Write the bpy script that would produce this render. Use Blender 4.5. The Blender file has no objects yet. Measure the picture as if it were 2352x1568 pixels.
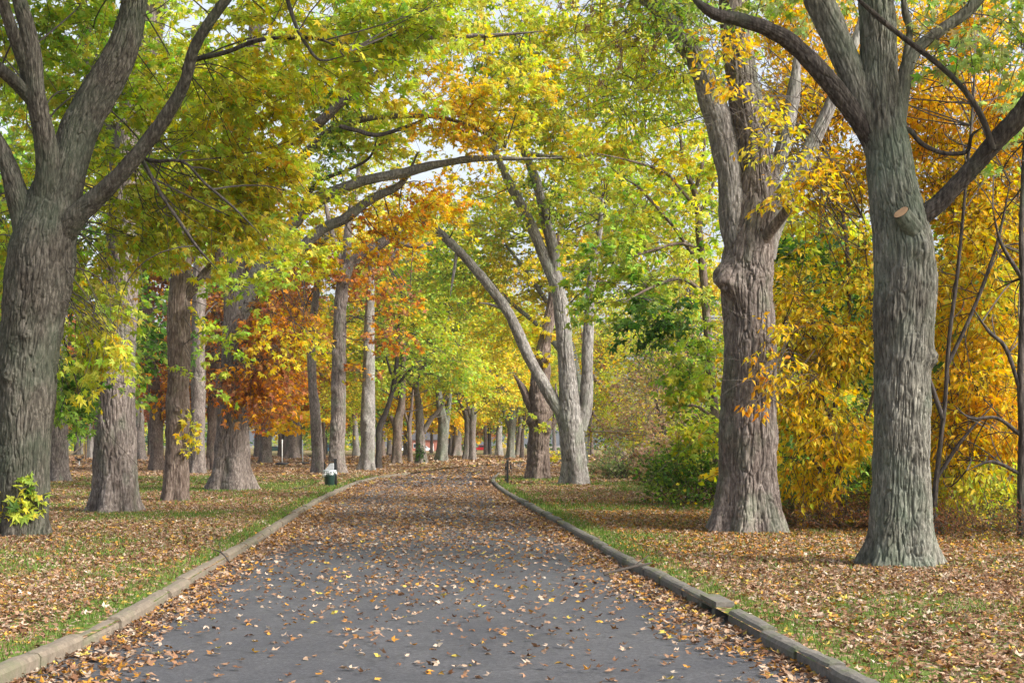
import bpy, math, random
import numpy as np
from math import radians

# ------------------------------------------------------------------ camera, sky, sun, exposure
SC = bpy.context.scene
COL = SC.collection
F, H, YH, CX = 3266.7, 1.75, 1021.6, 1176.0      # focal length in photo pixels, eye height, horizon row, centre column
cam_d = bpy.data.cameras.new('camera')
cam_d.sensor_width = 36.0
cam_d.lens = 50.0
cam_d.shift_y = (YH - 784.0) / 2352.0
cam_d.clip_start = 0.1
cam_d.clip_end = 5000.0
cam = bpy.data.objects.new('camera', cam_d)
COL.objects.link(cam)
cam.location = (0, 0, H)
cam.rotation_euler = (radians(90), 0, 0)
SC.camera = cam

SUN_EL, SUN_AZ = radians(36), radians(118)         # azimuth clockwise from +Y: from the right, a little behind the camera
w = bpy.data.worlds.new('World')
SC.world = w
w.use_nodes = True
nt = w.node_tree
sky = nt.nodes.new('ShaderNodeTexSky')
sky.sky_type = 'NISHITA'
sky.sun_disc = False
sky.sun_elevation = SUN_EL
sky.sun_rotation = SUN_AZ
sky.air_density = 1.0
sky.dust_density = 5.0
sky.ozone_density = 1.0
bg = nt.nodes['Background']
bg.inputs['Strength'].default_value = 0.15
hs_ = nt.nodes.new('ShaderNodeHueSaturation')          # thin bright cloud: the sky is nearly white
hs_.inputs['Saturation'].default_value = .4
nt.links.new(sky.outputs[0], hs_.inputs['Color'])
nt.links.new(hs_.outputs[0], bg.inputs['Color'])

sd = bpy.data.lights.new('sun', 'SUN')
sd.energy = 2.6
sd.angle = radians(14)
sd.color = (1.0, 0.93, 0.82)
so = bpy.data.objects.new('sun', sd)
COL.objects.link(so)
from mathutils import Vector
sv = Vector((math.cos(SUN_EL) * math.sin(SUN_AZ), math.cos(SUN_EL) * math.cos(SUN_AZ), math.sin(SUN_EL)))
so.rotation_euler = sv.to_track_quat('Z', 'Y').to_euler()
so.location = (40, -30, 40)

SC.view_settings.view_transform = 'Standard'
SC.view_settings.look = 'None'
SC.view_settings.exposure = 1.15
SC.view_settings.gamma = 1.0
cy = SC.cycles
cy.max_bounces = 7
cy.diffuse_bounces = 4
cy.glossy_bounces = 2
cy.transmission_bounces = 6
cy.transparent_max_bounces = 8

# ------------------------------------------------------------------ helpers
RNG = np.random.default_rng(11)

def P(px, py, Y):
    return np.array([(px - CX) / F * Y, Y, H - (py - YH) / F * Y])

def GY(py):
    return F * H / (py - YH)

def G(px, py):
    Y = GY(py)
    return np.array([(px - CX) / F * Y, Y, 0.0])

def vnoise(p, seed=0):
    """value noise in -1..1 at the rows of p"""
    p = np.asarray(p, dtype=np.float64)
    i = np.floor(p).astype(np.int64)
    f = p - i
    f = f * f * (3 - 2 * f)
    def h(dx, dy, dz):
        n = ((i[..., 0] + dx) * 374761393 + (i[..., 1] + dy) * 668265263 + (i[..., 2] + dz) * 1274126177 + seed * 974634777) & 0xffffffff
        n = ((n ^ (n >> 13)) * 1274126177) & 0xffffffff
        n = ((n ^ (n >> 16)) * 2246822519) & 0xffffffff
        n = n ^ (n >> 15)
        return (n & 0xffff) / 32767.5 - 1.0
    fx, fy, fz = f[..., 0], f[..., 1], f[..., 2]
    a = h(0, 0, 0) * (1 - fx) + h(1, 0, 0) * fx
    b = h(0, 1, 0) * (1 - fx) + h(1, 1, 0) * fx
    c = h(0, 0, 1) * (1 - fx) + h(1, 0, 1) * fx
    d = h(0, 1, 1) * (1 - fx) + h(1, 1, 1) * fx
    return (a * (1 - fy) + b * fy) * (1 - fz) + (c * (1 - fy) + d * fy) * fz

def sstep(a, b, x):
    t = np.clip((x - a) / (b - a), 0, 1)
    return t * t * (3 - 2 * t)

def norm(v):
    return v / np.maximum(np.linalg.norm(v, axis=-1, keepdims=True), 1e-9)

def spline(pts, step):
    """Catmull-Rom through rows of pts (any width, first three are xyz), resampled about every step metres"""
    p = np.asarray(pts, float)
    if len(p) > 2:
        q = np.vstack([2 * p[0] - p[1], p, 2 * p[-1] - p[-2]])
        out = []
        t = np.linspace(0, 1, 16, endpoint=False)[:, None]
        for k in range(1, len(q) - 2):
            a, b, c, d = q[k - 1], q[k], q[k + 1], q[k + 2]
            out.append(0.5 * (2 * b + (c - a) * t + (2 * a - 5 * b + 4 * c - d) * t ** 2 + (3 * b - a - 3 * c + d) * t ** 3))
        out.append(p[-1:])
        p = np.vstack(out)
    L = np.concatenate([[0], np.cumsum(np.linalg.norm(np.diff(p[:, :3], axis=0), axis=1))])
    n = max(2, int(L[-1] / step) + 1)
    s = np.linspace(0, L[-1], n)
    return np.stack([np.interp(s, L, p[:, k]) for k in range(p.shape[1])], 1)

class MB:
    """collects quads and triangles (with a material slot and a face colour) into one mesh"""
    def __init__(self):
        self.v, self.f, self.m, self.c, self.n = [], [], [], [], 0
    def add(self, V, Fq, mat=0, col=None):
        V = np.asarray(V, np.float32).reshape(-1, 3)
        Fq = np.asarray(Fq, np.int64)
        self.v.append(V)
        self.f.append(Fq + self.n)
        self.m.append(np.full(len(Fq), mat, np.int32))
        c = np.ones((len(Fq), 4), np.float32)
        if col is not None:
            c[:, :3] = col
        self.c.append(c)
        self.n += len(V)
    def box(self, lo, hi, mat=0, rot=None, at=(0, 0, 0)):
        x0, y0, z0 = lo; x1, y1, z1 = hi
        V = np.array([[x0, y0, z0], [x1, y0, z0], [x1, y1, z0], [x0, y1, z0], [x0, y0, z1], [x1, y0, z1], [x1, y1, z1], [x0, y1, z1]], float)
        if rot is not None:
            c, s = math.cos(rot), math.sin(rot)
            V = V @ np.array([[c, 0, -s], [0, 1, 0], [s, 0, c]])     # tilt in the XZ plane
        V = V + np.array(at)
        self.add(V, [[0, 3, 2, 1], [4, 5, 6, 7], [0, 1, 5, 4], [1, 2, 6, 5], [2, 3, 7, 6], [3, 0, 4, 7]], mat)
    def lathe(self, prof, n=24, mat=0, at=(0, 0, 0), wob=0.0, seed=0):
        prof = np.asarray(prof, float)
        th = np.linspace(0, 2 * math.pi, n, endpoint=False)
        r = prof[:, 0][:, None] * np.ones(n)
        z = prof[:, 1][:, None] * np.ones(n)
        if wob:
            q = np.stack([np.cos(th)[None] * 3 + 0 * r, np.sin(th)[None] * 3 + 0 * r, z * 9], -1)
            r = r * (1 + wob * vnoise(q, seed)) + wob * .25 * np.sin(th * 9 + z * 14)[:] * (r > .05)
        V = np.stack([r * np.cos(th), r * np.sin(th), z], -1).reshape(-1, 3) + np.array(at)
        m = len(prof)
        i, j = np.meshgrid(np.arange(m - 1), np.arange(n), indexing='ij')
        j2 = (j + 1) % n
        self.add(V, np.stack([i * n + j, i * n + j2, (i + 1) * n + j2, (i + 1) * n + j], -1).reshape(-1, 4), mat)
    def build(self, name, mats, parent=None, origin=None, smooth=True, colors=False):
        V = np.vstack(self.v)
        if origin is not None:
            V = V - np.asarray(origin, np.float32)
        me = bpy.data.meshes.new(name)
        me.vertices.add(len(V))
        me.vertices.foreach_set('co', V.astype(np.float32).ravel())
        sizes = np.concatenate([np.full(len(f), f.shape[1]) for f in self.f])
        loops = np.concatenate([f.ravel() for f in self.f])
        me.loops.add(len(loops))
        me.loops.foreach_set('vertex_index', loops.astype(np.int32))
        me.polygons.add(len(sizes))
        st = np.concatenate([[0], np.cumsum(sizes)[:-1]])
        me.polygons.foreach_set('loop_start', st.astype(np.int32))
        me.polygons.foreach_set('loop_total', sizes.astype(np.int32))
        me.polygons.foreach_set('material_index', np.concatenate(self.m))
        me.polygons.foreach_set('use_smooth', np.full(len(sizes), smooth))
        if colors:
            a = me.attributes.new('tint', 'FLOAT_COLOR', 'FACE')
            a.data.foreach_set('color', np.vstack(self.c).ravel())
        me.update()
        for m in (mats if isinstance(mats, (list, tuple)) else [mats]):
            me.materials.append(m)
        o = bpy.data.objects.new(name, me)
        COL.objects.link(o)
        if parent is not None:
            o.parent = parent
        elif origin is not None:
            o.location = origin
        return o

def tag(o, label=None, cat=None, group=None, kind=None):
    if label: o['label'] = label
    if cat: o['category'] = cat
    if group: o['group'] = group
    if kind: o['kind'] = kind
    return o

def thing(name, label, cat, loc, group=None):
    o = bpy.data.objects.new(name, None)
    o.empty_display_size = 0.3
    COL.objects.link(o)
    o.location = loc
    return tag(o, label, cat, group)

# ------------------------------------------------------------------ materials
def mat(name):
    m = bpy.data.materials.new(name)
    m.use_nodes = True
    n = m.node_tree
    return m, n, n.nodes['Principled BSDF']

def N(n, t, **kw):
    x = n.nodes.new(t)
    for k, v in kw.items():
        setattr(x, k, v)
    return x

def noise_tex(n, vec, scale, detail=3.0, rough=0.55):
    t = N(n, 'ShaderNodeTexNoise')
    t.inputs['Scale'].default_value = scale
    t.inputs['Detail'].default_value = detail
    t.inputs['Roughness'].default_value = rough
    if vec is not None:
        n.links.new(vec, t.inputs['Vector'])
    return t.outputs['Fac']

def ramp(n, fac, stops):
    r = N(n, 'ShaderNodeValToRGB')
    el = r.color_ramp.elements
    while len(el) < len(stops):
        el.new(0.5)
    for e, (p, c) in zip(el, stops):
        e.position = p
        e.color = (*c, 1)
    n.links.new(fac, r.inputs['Fac'])
    return r.outputs['Color']

def mixc(n, fac, a, b, mode='MIX'):
    x = N(n, 'ShaderNodeMix', data_type='RGBA', blend_type=mode)
    for s, v in ((0, fac), (6, a), (7, b)):
        if isinstance(v, (int, float)):
            x.inputs[s].default_value = v
        elif isinstance(v, tuple):
            x.inputs[s].default_value = (*v, 1)
        else:
            n.links.new(v, x.inputs[s])
    return x.outputs[2]

def mapping(n, scale):
    tc = N(n, 'ShaderNodeNewGeometry')
    m = N(n, 'ShaderNodeMapping')
    m.inputs['Scale'].default_value = scale
    n.links.new(tc.outputs['Position'], m.inputs['Vector'])
    return m.outputs['Vector']

def bump(n, b, h, strength, dist):
    x = N(n, 'ShaderNodeBump')
    x.inputs['Strength'].default_value = strength
    x.inputs['Distance'].default_value = dist
    n.links.new(h, x.inputs['Height'])
    n.links.new(x.outputs[0], b.inputs['Normal'])

def bark_mat(name, dark, mid, light, lichen, lich_amt=0.5):
    m, n, b = mat(name)
    v1 = mapping(n, (1, 1, .22))
    v2 = mapping(n, (1, 1, .6))
    f = noise_tex(n, v1, 22, 4, .65)
    c = ramp(n, f, [(.3, dark), (.5, mid), (.7, light)])
    big = noise_tex(n, v2, 1.3, 3, .6)
    r = N(n, 'ShaderNodeMapRange')
    r.inputs[1].default_value = .58 - .12 * lich_amt
    r.inputs[2].default_value = .66
    n.links.new(big, r.inputs[0])
    k = N(n, 'ShaderNodeMath', operation='MULTIPLY')
    k.inputs[1].default_value = .75
    n.links.new(r.outputs[0], k.inputs[0])
    c2 = mixc(n, k.outputs[0], c, mixc(n, .45, c, lichen))
    b2 = noise_tex(n, mapping(n, (1, 1, .4)), 2.4, 3, .5)
    c3 = mixc(n, .8, c2, ramp(n, b2, [(.3, (.62, .58, .56)), (.55, (1, 1, 1)), (.75, (1.25, 1.22, 1.2))]), 'MULTIPLY')
    n.links.new(c3, b.inputs['Base Color'])
    b.inputs['Roughness'].default_value = .95
    b.inputs['Specular IOR Level'].default_value = .15
    bump(n, b, f, .8, .02)
    return m

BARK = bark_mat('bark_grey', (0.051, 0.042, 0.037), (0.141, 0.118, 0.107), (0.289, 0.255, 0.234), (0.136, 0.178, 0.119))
BARK_GREEN = bark_mat('bark_green', (0.045, 0.042, 0.035), (0.126, 0.122, 0.104), (0.264, 0.255, 0.221), (0.119, 0.187, 0.128), 1.2)
BARK_BROWN = bark_mat('bark_brown', (0.045, 0.033, 0.027), (0.126, 0.096, 0.081), (0.246, 0.204, 0.178), (0.145, 0.153, 0.111), .2)
BARK_DARK = bark_mat('bark_dark', (0.021, 0.018, 0.016), (0.056, 0.048, 0.043), (0.119, 0.102, 0.093), (0.076, 0.102, 0.068), .4)
BARK_SHADY = bark_mat('bark_moss_shaded', (0.020, 0.018, 0.015), (0.062, 0.056, 0.046), (0.15, 0.138, 0.118), (0.058, 0.088, 0.058), 1.2)  # mossy bark, darkened overall so the colour carries the left maple's shade
BARK_DIM = bark_mat('bark_dim', (0.012, 0.011, 0.010), (0.030, 0.027, 0.023), (0.07, 0.064, 0.056), (0.035, 0.05, 0.035), .8)
BARK_PALE = bark_mat('bark_pale', (0.072, 0.066, 0.060), (0.185, 0.174, 0.163), (0.357, 0.340, 0.323), (0.204, 0.238, 0.178), .5)

def leaf_mat(name, trans=.45, gloss=.25):
    m, n, b = mat(name)
    a = N(n, 'ShaderNodeAttribute', attribute_name='tint')
    n.links.new(a.outputs['Color'], b.inputs['Base Color'])
    b.inputs['Roughness'].default_value = .55
    b.inputs['Specular IOR Level'].default_value = gloss
    t = N(n, 'ShaderNodeBsdfTranslucent')
    hs = N(n, 'ShaderNodeHueSaturation')
    hs.inputs['Saturation'].default_value = 1.1
    hs.inputs['Value'].default_value = 1.15
    n.links.new(a.outputs['Color'], hs.inputs['Color'])
    n.links.new(hs.outputs[0], t.inputs['Color'])
    mx = N(n, 'ShaderNodeMixShader')
    mx.inputs[0].default_value = trans
    n.links.new(b.outputs[0], mx.inputs[1])
    n.links.new(t.outputs[0], mx.inputs[2])
    n.links.new(mx.outputs[0], n.nodes['Material Output'].inputs['Surface'])
    return m
LEAF = leaf_mat('leaf', .56)
LITTER = leaf_mat('dry_leaf', .12, .1)
GRASSM = leaf_mat('grass_blade', .3, .2)

def plain(name, col, rough=.5, metal=0.0, var=.25, scale=9.0):
    m, n, b = mat(name)
    f = noise_tex(n, mapping(n, (1, 1, 1)), scale, 4)
    c = ramp(n, f, [(.3, tuple(x * (1 - var) for x in col)), (.7, tuple(min(1, x * (1 + var)) for x in col))])
    n.links.new(c, b.inputs['Base Color'])
    b.inputs['Roughness'].default_value = rough
    b.inputs['Metallic'].default_value = metal
    return m
TWIG = plain('twig', (.055, .045, .038), .9)
BLACK = plain('black_steel', (.012, .013, .015), .45)
CUTWOOD = plain('cut_wood', (.45, .27, .15), .8)

# ------------------------------------------------------------------ tubes: trunks and limbs
def frames(C):
    T = norm(np.gradient(C, axis=0))
    Nn = np.zeros_like(C)
    ref = np.array([1.0, 0, 0]) if abs(T[0, 0]) < .9 else np.array([0, 1.0, 0])
    v = ref - T[0] * (ref @ T[0])
    Nn[0] = v / np.linalg.norm(v)
    for k in range(1, len(C)):
        v = Nn[k - 1] - T[k] * (Nn[k - 1] @ T[k])
        Nn[k] = v / max(np.linalg.norm(v), 1e-9)
    return T, Nn, np.cross(T, Nn)

def grid_faces(nv, nu):
    i, j = np.meshgrid(np.arange(nv - 1), np.arange(nu), indexing='ij')
    j2 = (j + 1) % nu
    return np.stack([i * nu + j, i * nu + j2, (i + 1) * nu + j2, (i + 1) * nu + j], -1).reshape(-1, 4)

def bark_tube(mb, pts, res, seed=0, flare=0.0, flare_h=.4, lobes=5, amp=.022, lam=.055, lump=.05, cap=False, knots=(), mat_i=0):
    """pts rows x y z r; res = metres per mesh step round the trunk"""
    p = spline(pts, max(res * 1.7, .02))
    C, R = p[:, :3], p[:, 3]
    T, A, B = frames(C)
    rm = max(float(R.max()), .02)
    nu = int(np.clip(2 * math.pi * rm / res, 7, 420))
    th = np.linspace(0, 2 * math.pi, nu, endpoint=False)
    s = np.concatenate([[0], np.cumsum(np.linalg.norm(np.diff(C, axis=0), axis=1))])
    ct, st = np.cos(th), np.sin(th)
    lam = max(lam, 3.4 * res)
    rr = R[:, None] * np.ones(nu)
    q = np.stack([ct[None] * rr, st[None] * rr, s[:, None] * np.ones(nu)], -1)
    off = np.array([seed * 7.3, seed * 3.1, seed * 1.7])
    wob = vnoise(q / np.array([.3, .3, .45]) + off, 5)[..., None] * .4
    n1 = vnoise(q / np.array([lam, lam, lam * 10]) + wob + off, 1)
    n2 = vnoise(q / np.array([lam * .5, lam * .5, lam * 2.2]) + wob + off, 2)
    crack = vnoise(q / np.array([lam * 2, lam * 2, lam * .9]) + off, 9)
    n3 = vnoise(q / np.array([lam * 1.9, lam * 1.9, lam * 13]) + 1.3 * wob + off * 1.7, 6)
    ridge = .6 * sstep(0, .2, np.abs(n1)) + .55 * sstep(0, .13, np.abs(n3)) + .22 * n2 - .3 * (1 - sstep(0, .10, np.abs(crack)))
    a = np.minimum(amp * 1.6, R * .16)[:, None]
    big = vnoise(q / np.array([.5, .5, .8]) + off, 3) * lump * R[:, None] * 1.6 + vnoise(q / np.array([.2, .2, .22]) + off, 4) * lump * R[:, None] * .7
    rad = rr + (ridge - .8) * a + big
    if flare:
        ph = seed * 1.3
        e = np.exp(-np.maximum(s, 0) / flare_h)[:, None]
        lob = .55 + .35 * np.cos(lobes * th + ph + .8 * np.sin(2 * th + ph))[None] + .25 * np.cos((lobes - 2) * th + 2.1 * ph)[None]
        rad = rad + R[:, None] * flare * e * lob + R[:, None] * .10 * np.exp(-s / (flare_h * 3))[:, None] * np.cos(lobes * th + ph)[None]
    for (ks, ka, kr, kh) in knots:                     # bumps: height, angle, radius, height of the bump
        da = (th - ka + math.pi) % (2 * math.pi) - math.pi
        d2 = ((s[:, None] - ks) / kr) ** 2 + (da[None] * rr / kr) ** 2
        rad = rad + kh * np.exp(-d2 * 1.5) - kh * .45 * np.exp(-d2 * 14)
    V = C[:, None] + A[:, None] * (ct[None] * rad)[..., None] + B[:, None] * (st[None] * rad)[..., None]
    nv = len(C)
    V = V.reshape(-1, 3)
    if cap:
        V = np.vstack([V, np.repeat((C[-1] + T[-1] * .005)[None], nu, 0)])
        nv += 1
    mb.add(V, grid_faces(nv, nu), mat_i)

def thin_tubes(mb, A0, A1, A2, r0, r1, mat_i=1, sides=3, seg=3):
    """many thin curved tubes at once: from A0 by A1 to A2 (rows)"""
    n = len(A0)
    if n == 0:
        return
    t = np.linspace(0, 1, seg + 1)[None, :, None]
    C = A0[:, None] * (1 - t) ** 2 + 2 * A1[:, None] * t * (1 - t) + A2[:, None] * t ** 2
    d = norm(A2 - A0)
    ref = np.where(np.abs(d[:, 2:3]) < .8, np.array([[0, 0, 1.0]]), np.array([[1.0, 0, 0]]))
    a = norm(np.cross(d, ref)); b = np.cross(d, a)
    th = np.linspace(0, 2 * math.pi, sides, endpoint=False)
    r = (np.asarray(r0).reshape(-1, 1) * (1 - t[..., 0]) + np.asarray(r1).reshape(-1, 1) * t[..., 0])
    ring = a[:, None, None] * np.cos(th)[None, None, :, None] + b[:, None, None] * np.sin(th)[None, None, :, None]
    V = C[:, :, None] + ring * r[:, :, None, None]
    f = grid_faces(seg + 1, sides)
    Fq = (np.arange(n) * (seg + 1) * sides)[:, None, None] + f[None]
    mb.add(V.reshape(-1, 3), Fq.reshape(-1, 4), mat_i, (.05, .04, .035))

# ------------------------------------------------------------------ leaves
def lobed(tips, notches, base=.0):
    V = [(0, 0, 0)]
    for k, (a, l) in enumerate(notches):
        V.append((l * math.cos(radians(a)), l * math.sin(radians(a)), .05 * l))
        if k < len(tips):
            a2, l2 = tips[k]
            V.append((l2 * math.cos(radians(a2)), l2 * math.sin(radians(a2)), -.16 * l2 * l2))
    Fq = [(0, 1 + 2 * k, 2 + 2 * k, 3 + 2 * k) for k in range(len(tips))]
    return np.array(V, float), np.array(Fq)
MAPLE = lobed([(-105, .5), (-48, .85), (0, 1), (48, .85), (105, .5)], [(-150, .14), (-76, .34), (-24, .42), (24, .42), (76, .34), (150, .14)])
LOBE3 = lobed([(-62, .75), (0, 1), (62, .75)], [(-125, .25), (-30, .42), (30, .42), (125, .25)])
OVAL = (np.array([[0, 0, 0], [.42, -.24, .05], [1, 0, -.14], [.42, .24, .05]]), np.array([[0, 1, 2, 3]]))
DIAM = (np.array([[0, 0, 0], [.5, -.42, .06], [1, 0, -.1], [.5, .42, .06]]), np.array([[0, 1, 2, 3]]))
AREA = {id(MAPLE): .62, id(LOBE3): .62, id(OVAL): .24, id(DIAM): .42}

def put_leaves(mb, pos, fwd, nrm, size, tmpl, col, mat_i=0):
    T, Fq = tmpl
    f = norm(fwd)
    s = norm(np.cross(nrm, f))
    u = np.cross(f, s)
    V = pos[:, None] + size[:, None, None] * (T[None, :, 0, None] * f[:, None] + T[None, :, 1, None] * s[:, None] + T[None, :, 2, None] * u[:, None])
    n = len(pos)
    FF = (np.arange(n) * len(T))[:, None, None] + Fq[None]
    mb.add(V.reshape(-1, 3), FF.reshape(-1, Fq.shape[1]), mat_i, np.repeat(col, len(Fq), 0))

# real leaf colours
YEL = (.63, .53, .055); YLG = (.47, .52, .070); LIME = (.31, .44, .075); GRN = (.10, .20, .035); DGRN = (.035, .09, .017)
ORG = (.66, .31, .018); DORG = (.50, .19, .018); RUST = (.37, .165, .065); BRN = (.25, .125, .06); RED = (.36, .125, .085); PALE = (.40, .48, .17); GOLD = (.78, .48, .020)
PAL = {
    'maple': [(4, YLG), (3, LIME), (2, YEL), (.9, GRN)],
    'maple_y': [(5, YLG), (3, YEL), (2, LIME), (.4, GRN)],
    'yelorg': [(4, YEL), (2.4, GOLD), (1.1, ORG), (3, YLG), (.25, DORG)],
    'rust': [(3, RUST), (1.8, DORG), (1.2, BRN), (1.4, ORG), (1.2, GOLD), (.8, YLG)],
    'red': [(2.4, RED), (2, RUST), (1, BRN), (.6, DORG)],
    'orange': [(5, GOLD), (.5, ORG), (4.5, YEL), (.9, YLG), (.3, GRN)],
    'yellow': [(5, YEL), (1, GOLD), (3, YLG)],
    'limey': [(3, LIME), (4, YLG), (1.8, YEL), (.5, GRN)],
    'green': [(3, GRN), (2, LIME), (1, DGRN), (1, YLG)],
    'dgreen': [(3, GRN), (3, DGRN)],
    'norway': [(1.1, GRN), (3.2, YLG), (2, LIME), (1.8, YEL), (.3, GOLD)],
    'understory': [(3, YLG), (2.4, YEL), (2, GRN), (1, GOLD), (.6, BRN)],
    'pale': [(3, PALE), (2, LIME), (1, YLG)],
    'palebush': [(3, (.20, .27, .09)), (2, (.30, .34, .14)), (1, (.30, .25, .15))],
    'weeds': [(3, BRN), (2, (.12, .08, .03)), (1.5, GRN), (.7, YEL)],
    'drytwig': [(3, (.38, .28, .16)), (2, (.45, .36, .10)), (1, BRN)],
    'gold': [(5, GOLD), (.9, ORG), (2.5, YEL)],
    'seeds': [(3, (.20, .12, .07)), (2, (.28, .18, .11))],
}

def pick(rng, pal, n, pos=None, patch=2.5):
    w_ = np.array([x[0] for x in PAL[pal]], float)
    c = np.array([x[1] for x in PAL[pal]], float)
    cum = np.cumsum(w_) / w_.sum()
    if pos is None:
        u = rng.random(n)
    else:                                               # neighbours tend to share a colour
        u = np.clip(.5 + .42 * vnoise(pos / patch, 21) + .55 * (rng.random(n) - .5), 0, .999)
        order = np.argsort(c[:, 1] / (c[:, 0] + 1e-3))
        c = c[order]; cum = np.cumsum(w_[order]) / w_.sum()
    return c[np.minimum(np.searchsorted(cum, u), len(c) - 1)]

LAI = 2.2
def lobe(px, py, Y, rx, ry, rY, lai=3.0, pal=None):
    """an ellipsoid of foliage where the photo shows it, at distance Y; radii: photo pixels across and up, metres in depth"""
    return dict(c=P(px, py, Y), r=np.array([rx / F * Y, rY, ry / F * Y]), lai=lai * LAI, pal=pal)

def foliage(mb, rng, lobes, pal, size, tmpl, per=18, spray=.9, droop=.25, gap=-.25, gscale=1.1, hub=None, limbs=None, nbranch=5, br=.022, twig_r=.006, hang=.5, tol=1.0, twigs=True):
    for L in lobes:
        c, r = L['c'], L['r']
        n_leaf = L['lai'] * math.pi * r[0] * r[2] / (AREA[id(tmpl)] * size * size)
        n_sp = max(3, int(n_leaf / per))
        a = rng.normal(size=(int(n_sp * 2.2) + 12, 3))
        a = norm(a) * rng.random((len(a), 1)) ** (1 / 2.3)
        pts = c + a * r
        pts = pts + (vnoise(pts / 1.7, 31)[:, None] * a) * r * .25
        keep = vnoise(pts / gscale, 41) + .5 * vnoise(pts / (gscale * .45), 42) > gap
        pts, a = pts[keep][:n_sp], a[keep][:n_sp]
        pts_ok = pts[:, 2] > .08
        pts, a = pts[pts_ok], a[pts_ok]
        n = len(pts)
        if n == 0:
            continue
        h = c - np.array([0, 0, r[2] * .9]) if hub is None else np.asarray(hub)
        d = norm(norm(pts - h) * .7 + rng.normal(size=(n, 3)) * .45 + np.array([0, 0, -droop]))
        ln = spray * (.6 + .8 * rng.random(n))
        tip = pts + d * ln[:, None] + np.array([0, 0, -.25]) * (ln * droop * 2)[:, None]
        midp = pts + d * (ln * .55)[:, None]
        tip[:, 2] = np.maximum(tip[:, 2], .04)
        if twigs:
            thin_tubes(mb, pts, midp, tip, np.full(n, twig_r * 1.6), np.full(n, twig_r * .6))
        # leaves set along each spray, flat-ish like a plate, hanging at the tips
        t = rng.random((n, per)) ** .8
        lat = norm(np.cross(d, np.array([0, 0, 1.0])))
        side = np.where(rng.random((n, per)) < .5, -1.0, 1.0)
        wdt = .34 * ln[:, None] * (1.1 - .6 * t) * rng.random((n, per))
        base = (pts[:, None] * ((1 - t) ** 2)[..., None] + 2 * midp[:, None] * (t * (1 - t))[..., None] + tip[:, None] * (t ** 2)[..., None])
        base = base + lat[:, None] * (side * wdt)[..., None] + rng.normal(size=(n, per, 3)) * (.07 * ln)[:, None, None] * np.array([1, 1, .7])
        fw = d[:, None] * .5 + lat[:, None] * (side * .7)[..., None] + rng.normal(size=(n, per, 3)) * .45 + np.array([0, 0, -hang])
        nm = np.array([0, 0, 1.0]) + rng.normal(size=(n, per, 3)) * .65
        base, fw, nm = base.reshape(-1, 3), fw.reshape(-1, 3), nm.reshape(-1, 3)
        pl = L['pal'] or pal
        col = np.repeat(pick(rng, pl, n, pts), per, 0)
        alt = pick(rng, pl, n * per, base)
        sw = rng.random(n * per) < .55
        col[sw] = alt[sw]
        col = col * (.72 + .5 * rng.random((n * per, 1))) * (1 + .12 * rng.normal(size=(n * per, 3)))
        sz = size * (.6 + .65 * rng.random(n * per))
        put_leaves(mb, base, fw, nm, sz, tmpl, np.clip(col, .01, .8))
        # thin branches from the nearest limb into the lobe
        if limbs is not None and nbranch:
            k = rng.integers(0, n, nbranch)
            q = pts[k]
            dist = np.linalg.norm(q[:, None] - limbs[None], axis=-1) + rng.random((nbranch, len(limbs))) * 2.6
            st = limbs[np.argmin(dist, 1)]
            ln2 = np.linalg.norm(q - st, axis=1)
            ok = ln2 < 9 * tol
            st, q, ln2 = st[ok], q[ok], ln2[ok]
            if len(st):
                m1 = (st + q) / 2 + rng.normal(size=st.shape) * (ln2 * .2)[:, None] + np.array([0, 0, .1]) * ln2[:, None]
                r0 = br * (.5 + .5 * np.minimum(ln2 / 3, 1.4))
                thin_tubes(mb, st, m1, q, r0, r0 * .3, sides=5, seg=8)
                ext = np.repeat(np.arange(len(st)), 3)                # side twigs
                tt = rng.random(len(ext)) * .6 + .3
                b0 = st[ext] * ((1 - tt) ** 2)[:, None] + 2 * m1[ext] * (tt * (1 - tt))[:, None] + q[ext] * (tt ** 2)[:, None]
                dd = norm(q - st)[ext] + rng.normal(size=b0.shape) * .6
                le = (.5 + rng.random(len(ext))) * np.minimum(ln2[ext] * .4, 1.6)
                thin_tubes(mb, b0, b0 + dd * (le * .5)[:, None] + rng.normal(size=b0.shape) * .06, b0 + dd * le[:, None] - np.array([0, 0, .1]), r0[ext] * .4, r0[ext] * .15, sides=3, seg=4)

def limb_pts(path, Y, dY=0.0, Yend=None):
    """photo-pixel path rows (px, py, width_px) at distance Y (optionally moving to Yend) -> x y z r"""
    out = []
    n = len(path)
    for k, q in enumerate(path):
        px, py, wd = q[:3]
        y = Y + dY + (0 if Yend is None else (Yend - Y) * k / (n - 1))
        if len(q) > 3:
            y = q[3]
        out.append([*P(px, py, y), wd / 2 / F * y])
    return np.array(out)

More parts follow.
